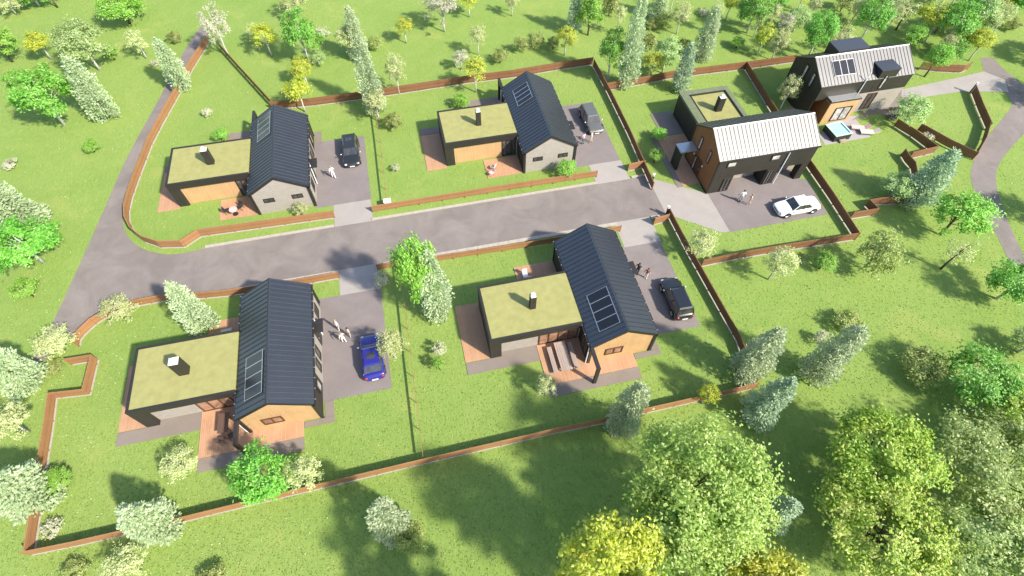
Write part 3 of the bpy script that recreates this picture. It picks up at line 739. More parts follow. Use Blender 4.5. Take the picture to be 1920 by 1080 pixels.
# ------------------------------------------------------------------ people
def make_person(label, x, y, rz, h, top, legs, hair, walk=.0, arm=.12, group='people on the driveways', dress=False):
    s = h / 1.75
    V = []; R = []; E_ = []
    def add(p, r, par=None):
        V.append((p[0] * s, p[1] * s, p[2] * s)); R.append(r * s)
        if par is not None: E_.append((par, len(V) - 1))
        return len(V) - 1
    pel = add((0, 0, .95), .135); wai = add((0, 0, 1.10), .12, pel); che = add((0, .01, 1.28), .145, wai); nk0 = add((0, 0, 1.44), .075, che)
    nk = add((0, .0, 1.50), .055, nk0); hd = add((0, .015, 1.60), .088, nk); add((0, .01, 1.69), .07, hd); add((0, .115, 1.585), .014, hd)
    for sg in (-1, 1):
        sh = add((sg * .17, 0, 1.40), .06, che); el = add((sg * (.22 + arm * .5), -.02 + sg * walk * .3, 1.13), .043, sh)
        wr = add((sg * (.23 + arm), .06 + sg * walk * .5, .90), .03, el); pm = add((sg * (.235 + arm), .075 + sg * walk * .55, .84), .033, wr)
        for q in range(4):
            f1 = add((sg * (.235 + arm), .05 + q * .018 + sg * walk * .55, .79), .0095, pm)
            add((sg * (.225 + arm), .055 + q * .018 + sg * walk * .55, .745 + .008 * abs(q - 1.5)), .008, f1)
        th = add((sg * (.225 + arm), .115 + sg * walk * .55, .82), .0105, pm); add((sg * (.215 + arm), .13 + sg * walk * .55, .79), .009, th)
        hp = add((sg * .09, 0, .88), .095, pel); kn = add((sg * .10, .015 - sg * walk * .5, .50), .062, hp)
        an = add((sg * .105, -.03 - sg * walk, .09), .042, kn); add((sg * .115, .13 - sg * walk, .045), .04, an)
    me = bpy.data.meshes.new('person'); me.from_pydata(V, E_, [])
    tmp = bpy.data.objects.new('tmp', me); C.objects.link(tmp)
    sk = tmp.modifiers.new('skin', 'SKIN'); sb = tmp.modifiers.new('sub', 'SUBSURF'); sb.levels = 2
    for i, d in enumerate(me.skin_vertices[0].data):
        d.radius = (R[i], R[i]); d.use_root = (i == 0)
    dg = bpy.context.evaluated_depsgraph_get(); dg.update()
    bm = bpy.data.meshes.new_from_object(tmp.evaluated_get(dg)); bpy.data.objects.remove(tmp); bm.name = 'body'
    bm.materials.clear()
    for q in (M['skin'], top, legs, M['rubber']): bm.materials.append(q)
    for f in bm.polygons:
        c = f.center / s; f.use_smooth = True
        k = 0
        if c.z < .085: k = 3
        elif c.z < .96 and abs(c.x) < .21: k = 2
        elif .96 <= c.z < 1.47 and abs(c.x) < .27 and c.z > .95: k = 1
        f.material_index = k
    t = thing('person', label, 'person', (x, y, .014), rz, group)
    bo = bpy.data.objects.new('body', bm); C.objects.link(bo); bo.parent = t
    hm = MB(); hm.ball((0, -.012 * s, 1.645 * s), .105 * s, n=12, k=7, sq=(.95, 1.02, .92)); hm.build('hair', hair, t, smooth=True)
    for sg in (-1, 1): MB().ball((sg * .036 * s, .10 * s, 1.62 * s), .012 * s, n=6, k=4).build('eye', M['rubber'], t)
    MB().box(-.025 * s, .025 * s, .088 * s, .104 * s, 1.54 * s, 1.55 * s).build('mouth', M['pink'], t)
    if dress:
        m = MB(); m.tube([(0, 0, 1.0 * s), (0, 0, .75 * s), (0, 0, .5 * s)], [.17 * s, .21 * s, .27 * s], 14); m.build('skirt', top, t, smooth=True)
    return t
cl = lambda n, c: mat(n, c, .85, var=.06)
WHT, PNK, CRM, BLK = cl('white_cotton', (.72, .70, .68)), cl('pink_cotton', (.70, .36, .42)), cl('cream_cotton', (.62, .52, .38)), cl('black_cotton', (.03, .03, .032))
GRN, RED, BGE, GRY = cl('green_denim', (.10, .16, .13)), cl('rust_cotton', (.20, .06, .04)), cl('beige_cotton', (.50, .40, .30)), cl('grey_cotton', (.36, .35, .36))
make_person('person all in white standing alone by the wall of the blue car house', -9.35, 26.1, 2.2, 1.75, WHT, WHT, M['hair_fair'], .05)
make_person('person in cream top and white trousers in front of the blue car', -8.95, 24.75, .6, 1.7, CRM, WHT, M['hair_fair'], .12)
make_person('person in beige top standing close to the blue car bonnet', -8.40, 25.15, 2.0, 1.65, BGE, GRY, M['hair_dark'], .05)
make_person('person in black clothes standing under the roof edge near the black car', 18.35, 26.1, -1.0, 1.8, BLK, BLK, M['hair_dark'], .06)
make_person('smaller person in rust red top ahead of the black car', 19.02, 25.5, 2.4, 1.55, RED, WHT, M['hair_dark'], .05)
make_person('person in white walking beside the black car with pale windscreen', -8.95, 45.0, .4, 1.75, WHT, WHT, M['hair_fair'], .18)
make_person('woman in pink top and green trousers by the silver-grey car', 18.6, 44.4, .5, 1.7, PNK, GRN, M['hair_dark'], .05)
make_person('person in cream clothes behind the silver-grey car bonnet', 19.55, 44.45, 1.0, 1.7, CRM, BGE, M['hair_fair'], .08)
make_person('person in white top and grey trousers in front of the carport', 32.0, 32.5, -.5, 1.8, WHT, GRY, M['hair_dark'], .05)
make_person('smaller person in beige between the carport and the white car', 32.72, 31.95, .9, 1.6, BGE, BGE, M['hair_fair'], .16)

# ------------------------------------------------------------------ garden furniture and small fittings
def table(label, x, y, rz, lx, ly, h, m, name='garden_table', round_=False):
    t = thing(name, label, 'table', (x, y, .065), rz)
    tp = MB()
    if round_: tp.tube([(0, 0, h - .05), (0, 0, h)], lx / 2, 20)
    else:
        n = max(3, int(lx / .17)); w = lx / n
        for k in range(n): tp.box(-lx / 2 + k * w + .006, -lx / 2 + (k + 1) * w - .006, -ly / 2, ly / 2, h - .05, h)
        tp.box(-lx / 2 + .02, lx / 2 - .02, -ly / 2 + .3, -ly / 2 + .38, h - .1, h - .052); tp.box(-lx / 2 + .02, lx / 2 - .02, ly / 2 - .38, ly / 2 - .3, h - .1, h - .052)
    tp.build('table_top', m, t)
    if round_:
        MB().tube([(0, 0, .03), (0, 0, h - .05)], .05, 8).build('stem', M['dark_frame'], t); MB().tube([(0, 0, 0), (0, 0, .03)], .28, 14).build('foot', M['dark_frame'], t)
    else:
        for sx in (-1, 1):
            for sy in (-1, 1): MB().box(sx * (lx / 2 - .1) - .035, sx * (lx / 2 - .1) + .035, sy * (ly / 2 - .34) - .035, sy * (ly / 2 - .34) + .035, 0, h - .05).build('leg', m, t)
    return t
def bench(label, x, y, rz, ly, m, h=.45, z=.065):
    t = thing('bench', label, 'bench', (x, y, z), rz)
    s = MB(); s.box(-.19, -.07, -ly / 2, ly / 2, h - .05, h); s.box(-.06, .06, -ly / 2, ly / 2, h - .05, h); s.box(.07, .19, -ly / 2, ly / 2, h - .05, h); s.box(-.17, .17, -ly / 2 + .3, -ly / 2 + .36, h - .09, h - .052); s.box(-.17, .17, ly / 2 - .36, ly / 2 - .3, h - .09, h - .052)
    s.build('seat', m, t)
    for sx in (-1, 1):
        for sy in (-1, 1): MB().box(sx * .14 - .03, sx * .14 + .03, sy * (ly / 2 - .3) - .03, sy * (ly / 2 - .3) + .03, 0, h - .05).build('leg', m, t)
    return t
def chair(label, x, y, rz, m, fm, z=.065, group=None, h=.45):
    t = thing('garden_chair', label, 'chair', (x, y, z), rz, group)
    MB().box(-.24, .24, -.24, .24, h - .06, h).build('seat', m, t, bevel=.02)
    b = MB(); b.hexa([(-.24, -.26, h + .03), (.24, -.26, h + .03), (.24, -.21, h + .03), (-.24, -.21, h + .03)], [(-.22, -.36, h + .45), (.22, -.36, h + .45), (.22, -.31, h + .45), (-.22, -.31, h + .45)])
    b.build('backrest', m, t, bevel=.015)
    for sx in (-1, 1):
        MB().tube([(sx * .2, .2, 0), (sx * .2, .2, h - .05)], .022, 6).build('leg', fm, t)
        MB().tube([(sx * .2, -.22, 0), (sx * .2, -.22, h), (sx * .2, -.34, h + .4)], .022, 6).build('leg', fm, t)
    return t
table('long pale timber picnic table on the sunny deck', 9.05, 19.0, 0, .95, 2.7, .75, M['wood_pale'], 'picnic_table')
bench('pale timber bench on the grass side of the picnic table', 8.15, 18.95, 0, 2.5, M['wood_pale'])
bench('pale timber bench between the picnic table and the house', 9.98, 19.05, 0, 2.5, M['wood_pale'])
table('dark brown timber table in the shade of the blue car house deck', -18.4, 19.2, 0, .8, 1.6, .75, M['wood_dark'], 'garden_table')
chair('dark chair at the near end of the brown deck table', -18.55, 17.95, 0, M['wood_dark'], M['dark_frame'])
chair('rust chair at the corner of the brown deck table', -17.85, 18.15, .4, M['frame'], M['dark_frame'])
table('round pale pink table between two dark chairs on the orange deck', -18.9, 41.95, 0, .8, .8, .7, M['pink'], round_=True)
chair('dark chair at the grass edge of the orange deck', -19.6, 42.25, -1.4, M['rubber'], M['dark_frame'])
chair('dark chair nearest the brick gable on the orange deck', -18.35, 42.5, 2.7, M['rubber'], M['dark_frame'])
chair('cream chair on the deck below the pale brick gable', 7.9, 42.6, .8, M['cream'], M['alu'])
chair('pink chair at the corner of the deck below the pale brick gable', 7.55, 41.75, 2.2, M['pink'], M['alu'])
table('round pink table on the shaded rear deck', 8.05, 27.05, 0, 1.2, 1.2, .72, M['pink'], round_=True)
chair('white chair behind the round pink table', 7.95, 28.0, PI, M['white'], M['alu'])
chair('cream chair at the lawn side of the round pink table', 7.25, 26.75, -1.5, M['cream'], M['alu'])
table('cream topped table beside the silver conifer behind the green roof', -18.65, 27.2, .1, .9, 1.3, .7, M['cream'])
chair('light blue chair on the rear deck beside the cream table', -18.0, 26.5, .5, M['blue_cloth'], M['alu'])
chair('pale chair between the cream table and the dark roof', -17.4, 27.1, 1.5, M['pink'], M['alu'])

def hot_tub():
    t = thing('hot_tub', 'square dark-sided hot tub with turquoise water in front of the orange annex', 'hot tub', (47.55, 39.75, .012), .05)
    a = 1.05
    s = MB()
    for x0, x1, y0, y1 in ((-a, a, -a, -a + .14), (-a, a, a - .14, a), (-a, -a + .14, -a + .14, a - .14), (a - .14, a, -a + .14, a - .14)): s.box(x0, x1, y0, y1, 0, .78)
    s.build('shell', M['trim'], t)
    r = MB()
    for x0, x1, y0, y1 in ((-a - .03, a + .03, -a - .03, -a + .16), (-a - .03, a + .03, a - .16, a + .03), (-a - .03, -a + .16, -a + .16, a - .16), (a - .16, a + .03, -a + .16, a - .16)): r.box(x0, x1, y0, y1, .78, .84)
    r.build('rim', M['cover'], t)
    MB().box(-a + .14, a - .14, -a + .14, a - .14, .3, .74).build('water', M['water'], t)
    MB().box(-.4, .4, -a - .4, -a - .05, 0, .25).build('step', M['wood_pale'], t)
M['water'] = mat('turquoise_water', (.30, .56, .52), .08, var=.1, scale=2); M['cover'] = mat('pale_rim', (.40, .58, .54), .5, var=.06)
hot_tub()
def lounger(label, x, y, rz, m):
    t = thing('sun_lounger', label, 'sun lounger', (x, y, .013), rz, 'sun loungers on the pale terrace')
    MB().box(-.32, .32, -.6, .9, .28, .36).build('cushion', m, t, bevel=.03)
    b = MB(); b.hexa([(-.32, -.62, .30), (.32, -.62, .30), (.32, -.62, .38), (-.32, -.62, .38)], [(-.32, -1.15, .62), (.32, -1.15, .62), (.32, -1.12, .70), (-.32, -1.12, .70)]); b.build('backrest', m, t)
    f = MB(); f.box(-.34, -.29, -.6, .9, .2, .27); f.box(.29, .34, -.6, .9, .2, .27); f.build('frame', M['alu'], t)
    for sx in (-.3, .3):
        for sy in (-.5, .8): MB().tube([(sx, sy, 0), (sx, sy, .22)], .022, 6).build('leg', M['alu'], t)
lounger('pinkish sun lounger nearest the orange annex on the pale terrace', 50.6, 40.0, 1.2, M['pink'])
lounger('white sun lounger at the grass edge of the pale terrace', 51.2, 39.1, 1.3, M['cream'])
t = thing('motor_scooter', 'black motor scooter parked against the grey brick wall', 'scooter', (58.3, 44.6, .015), .3)
b = MB(); b.ball((0, 0, .55), .3, sq=(1.5, .6, .75)); b.build('body', M['rubber'], t, smooth=True)
MB().box(-.55, .1, -.14, .14, .72, .82).build('seat', M['trim'], t, bevel=.04)
b = MB(); b.hexa([(.35, -.2, .3), (.5, -.2, .3), (.5, .2, .3), (.35, .2, .3)], [(.45, -.16, .95), (.52, -.16, .95), (.52, .16, .95), (.45, .16, .95)]); b.build('leg_shield', M['trim'], t)
MB().tube([(.45, -.32, 1.02), (.48, 0, 1.0), (.45, .32, 1.02)], .02, 6).build('handlebar', M['alu'], t)
for sx in (-.5, .6):
    w = MB(); w.tube([(sx, -.06, .24), (sx, .06, .24)], .24, 16); w = w.build('wheel', M['rubber'], t); MB().tube([(sx, -.066, .24), (sx, .066, .24)], .12, 10).build('rim', M['rim'], w)
bench('dark bench nearer the motor scooter beside the sage tree', 56.6, 42.0, 1.45, 1.5, M['trim'], z=.02)
bench('dark bench nearer the lawn beside the sage tree', 55.5, 40.9, 1.5, 1.7, M['trim'], z=.02)

p = at(729, 388)
t = thing('utility_cabinet', 'white utility cabinet at the end of the thin fence by the road', 'cabinet', (p.x, p.y, 0))
MB().box(-.36, .36, -.24, .24, 0, .12).build('plinth', M['kerb'], t); bx = MB().box(-.34, .34, -.22, .22, .12, .95).build('body', M['white'], t, bevel=.01)
MB().box(-.31, .31, -.235, -.222, .16, .90).build('door', M['cream'], t); MB().box(-.38, .38, -.26, .26, .95, 1.0).build('lid', M['white'], t)
for (u, v, lab) in ((1248, 405, 'small white lamp post at the corner of the road end'), (1818, 174, 'small white lamp post at the end of the dark fence'), (1221, 345, 'small white lamp post at the end of the silver-grey car fence')):
    p = at(u, v); t = thing('lamp_post', lab, 'lamp', (p.x, p.y, 0))
    MB().box(-.07, .07, -.07, .07, 0, 1.2).build('post', M['trim'], t); MB().tube([(0, 0, 1.2), (0, 0, 1.42)], .11, 8).build('lamp_shade', M['white'], t); MB().tube([(0, 0, 1.42), (0, 0, 1.46)], .14, 8).build('cap', M['white'], t)
#TREES-BEGIN
# ------------------------------------------------------------------ trees and shrubs
LM = {
 'silver': leafmat('silver_needles', (.31, .40, .19), (.48, .57, .33), (.64, .70, .46), .45),
 'blue':   leafmat('bluish_needles', (.26, .40, .22), (.43, .58, .36), (.62, .72, .50), .45),
 'green':  leafmat('bright_green_leaves', (.075, .27, .015), (.18, .46, .04), (.37, .62, .14), .45),
 'lime':   leafmat('lime_green_leaves', (.12, .30, .02), (.26, .52, .05), (.46, .66, .17), .45),
 'yellow': leafmat('yellow_leaves', (.28, .36, .02), (.49, .55, .035), (.66, .70, .13), .45),
 'pale':   leafmat('pale_cream_leaves', (.29, .35, .11), (.50, .54, .22), (.67, .69, .38), .4),
 'sage':   leafmat('sage_green_leaves', (.21, .34, .09), (.38, .53, .18), (.60, .69, .35), .45),
 'olive':  leafmat('olive_leaves', (.17, .21, .045), (.34, .40, .10), (.53, .57, .21), .45),
 'tan':    leafmat('greyish_tan_leaves', (.30, .30, .19), (.50, .49, .34), (.66, .63, .48), .4),
 'bush':   leafmat('cream_bush_leaves', (.38, .40, .24), (.58, .58, .40), (.72, .70, .54), .4),
 'biglime': leafmat('fresh_green_leaves', (.17, .33, .03), (.35, .53, .08), (.64, .73, .25), .5),
 'bigyellow': leafmat('yellow_green_leaves', (.22, .31, .012), (.48, .54, .03), (.74, .71, .13), .45),
 'biggolden': leafmat('green_gold_leaves', (.15, .32, .012), (.31, .50, .035), (.62, .68, .13), .45),
 'bigolive': leafmat('olive_cream_leaves', (.20, .35, .025), (.39, .52, .06), (.74, .72, .24), .45),
 'bigsage': leafmat('grey_green_leaves', (.24, .37, .08), (.44, .56, .16), (.70, .73, .36), .5),
}
def leaf(mb, p, d, up, ln, wd):
    """one pointed leaf card from p along d"""
    s = d.cross(up)
    if s.length < 1e-3: s = Vector((1, 0, 0))
    s.normalize(); a = p - d * (ln * .5)
    fold = d.cross(s) * (wd * .18)
    i = len(mb.v)
    mb.v += [tuple(a), tuple(p + s * wd * .5 + fold), tuple(a + d * ln), tuple(p - s * wd * .5 + fold)]
    mb.f += [(i, i + 1, i + 2, i + 3)]; mb.mi.append(0)

def rnd_dir():
    z = random.uniform(-1, 1); a = random.uniform(0, 2 * PI); r = math.sqrt(1 - z * z)
    return Vector((r * math.cos(a), r * math.sin(a), z))

def clumped(r, z0, z1, nclump, nleaf, ln, wd, csize, flat=.8, hollow=.35):
    """leaf clumps spread through an uneven ellipsoid; r radius, z0..z1 height span"""
    mb = MB(); zc, hz = (z0 + z1) / 2, (z1 - z0) / 2
    lob = [(random.uniform(0, 2 * PI), random.uniform(.75, 1.15)) for _ in range(5)]
    cl = []
    for k in range(nclump):
        d = rnd_dir()
        if d.z < -.5: d.z = -d.z * .4; d.normalize()
        q = random.uniform(hollow, 1) ** .6
        az = math.atan2(d.y, d.x)
        w = 1 + .34 * sum(math.cos(az - a) ** 3 * (s - .95) * 3 for a, s in lob) / 2
        cl.append((Vector((d.x * r * q * w, d.y * r * q * w, zc + d.z * hz * q)), d, random.uniform(.6, 1.3) * csize))
    for k in range(nleaf):
        c, d, s = random.choice(cl)
        o = Vector((random.gauss(0, .42), random.gauss(0, .42), random.gauss(0, .34 * flat))) * s
        p = c + o
        n = (d * .7 + Vector((0, 0, .7)) + rnd_dir() * .8).normalized()
        t = n.cross(rnd_dir()).normalized()
        f = random.uniform(.7, 1.25)
        leaf(mb, p, (t + Vector((0, 0, -.15))).normalized(), n, ln * f, wd * f)
    return mb, cl

def cone(r, h, nleaf, ln, wd, blunt=.6, z0=.04):
    mb = MB()
    nb = int(h * 17); br = []; ph = random.uniform(0, 6)
    for k in range(nb):
        t = (k + random.random()) / nb
        R = r * ((1 - t) ** blunt) * (.6 + .4 * min(1, t / .16)) * random.uniform(.8, 1.12)
        br.append((t, ph + k * 2.4 + random.gauss(0, .3), R))
    wsum = [b[2] + .12 for b in br]
    for t, a, R in random.choices(br, wsum, k=nleaf):
        q = random.uniform(.03, 1) ** .62
        aa = a + random.gauss(0, .30) 
        z = (z0 + t * (1 - z0)) * h + random.gauss(0, .05 * h * .35) - q * R * .18
        R *= 1 + .16 * math.sin(3 * aa + 5 * t + ph)
        p = Vector((math.cos(aa) * R * q, math.sin(aa) * R * q, max(.08, z)))
        d = (Vector((math.cos(aa), math.sin(aa), random.uniform(-.25, .75))) + rnd_dir() * .45).normalized()
        leaf(mb, p, d, (Vector((0, 0, 1)) + rnd_dir() * .7).normalized(), ln * random.uniform(.7, 1.3), wd * random.uniform(.7, 1.3))
    return mb

def trunk_mb(h, r, limbs, lean=.03):
    mb = MB()
    pts = [Vector((random.gauss(0, lean) * k, random.gauss(0, lean) * k, h * k / 4 - (.05 if k == 0 else 0))) for k in range(5)]
    mb.tube(pts, [r * 1.25, r, r * .8, r * .55, r * .2], 7)
    for (p, s) in limbs:
        k = s * 4; i = min(3, int(k)); a = pts[i].lerp(pts[i + 1], k - i)
        m_ = a.lerp(p, .5) + Vector((0, 0, (p - a).length * .08))
        mb.tube([a, m_, p], [r * .5 * (1.1 - s), r * .3 * (1.1 - s), r * .08], 5)
    return mb

PROTO = {}
def proto(kind):
    """three variants of each kind: (crown mesh, trunk mesh, nominal radius, nominal height)"""
    if kind in PROTO: return PROTO[kind]
    out = []
    for v in range(3):
        if kind in ('silver', 'blue'):
            r0, h0 = 1.5, 5.5
            cm = cone(r0, h0, 5200, .21, .13, random.uniform(.36, .50))
            limbs = [(Vector((math.cos(a) * .8, math.sin(a) * .8, .9 + .5 * a)), (.8 + .5 * a) / 5.5 * .9) for a in (0.3, 1.9, 3.4, 4.9)]
            tm = trunk_mb(h0 * .6, .09, limbs); tk = M['trunk_brown']
        elif kind in ('green', 'lime', 'sage'):
            r0, h0 = 2.0, 5.0
            cm, cl_ = clumped(r0, .8, h0, 64, 4200, .235, .13, .60)
            tm = trunk_mb(h0 * .8, .11, [(c[0], random.uniform(.3, .7)) for c in cl_[:14]]); tk = M['trunk_white'] if kind != 'lime' else M['trunk_brown']
        elif kind in ('yellow',):
            r0, h0 = 1.4, 4.6
            cm, cl_ = clumped(r0, 1.2, h0, 38, 2500, .20, .115, .50)
            tm = trunk_mb(h0 * .82, .085, [(c[0], random.uniform(.35, .7)) for c in cl_[:9]]); tk = M['trunk_white']
        elif kind in ('pale', 'tan'):
            r0, h0 = 1.6, 4.4
            cm, cl_ = clumped(r0, .7, h0, 50, 2300, .19, .095, .44, hollow=.2)
            tm = trunk_mb(h0 * .85, .08, [(c[0], random.uniform(.25, .75)) for c in cl_[:18]]); tk = M['trunk_white']
        elif kind == 'sparse':
            r0, h0 = 1.5, 6
            cm, cl_ = clumped(r0, 1.5, h0, 26, 420, .24, .12, .5, hollow=.1)
            tm = trunk_mb(h0 * .9, .10, [(c[0], random.uniform(.3, .8)) for c in cl_[:16]]); tk = M['trunk_brown']
        elif kind == 'olive':
            r0, h0 = 1.5, 2.4
            cm, cl_ = clumped(r0, .15, h0, 46, 2400, .20, .10, .46)
            tm = trunk_mb(h0 * .6, .07, [(c[0], random.uniform(.1, .5)) for c in cl_[:12]]); tk = M['trunk_brown']
        elif kind == 'bush':
            r0, h0 = .8, 1.0
            cm, cl_ = clumped(r0, .08, h0, 26, 700, .17, .09, .30)
            tm = trunk_mb(h0 * .5, .04, [(c[0], random.uniform(.1, .5)) for c in cl_[:8]]); tk = M['trunk_brown']
        out.append((cm.build('crown', LM.get(kind, LM['pale']), None), tm.build('trunk', tk, None, smooth=True), r0, h0))
    for c_, t_, _, _ in out:
        for o in (c_, t_): C.objects.unlink(o)
    PROTO[kind] = out
    return out

NAMES = dict(silver='conifer_tree', blue='conifer_tree', green='leafy_tree', lime='leafy_tree', sage='leafy_tree', yellow='leafy_tree', pale='leafy_tree', tan='leafy_tree', sparse='leafy_tree', olive='shrub', bush='shrub')
_n = [0]
def plant(kind, label, base, tip, rpx, zscale=None, group=None):
    b = at(*base); h = height(base, tip)
    p = proj((b.x, b.y, h * .5)); r = rpx * p[2] / FPX
    if kind in ('olive', 'bush'): h = min(h, r * 2.6) if h > .3 else r * 1.2; h = max(h, r * 1.0)
    v = proto(kind)[_n[0] % 3]; _n[0] += 1
    cat = 'shrub' if NAMES[kind] == 'shrub' else 'tree'
    t = thing(NAMES[kind], label, cat, (b.x, b.y, 0), random.uniform(0, 2 * PI), group or ('shrubs on the lawns and meadow' if cat == 'shrub' else 'trees around the houses'))
    c = v[0].copy(); C.objects.link(c); c.parent = t; c.scale = (r / v[2], r / v[2], h / v[3])
    k = v[1].copy(); C.objects.link(k); k.parent = t; k.scale = (r / v[2] * .5 + .5, r / v[2] * .5 + .5, h / v[3])
    return t

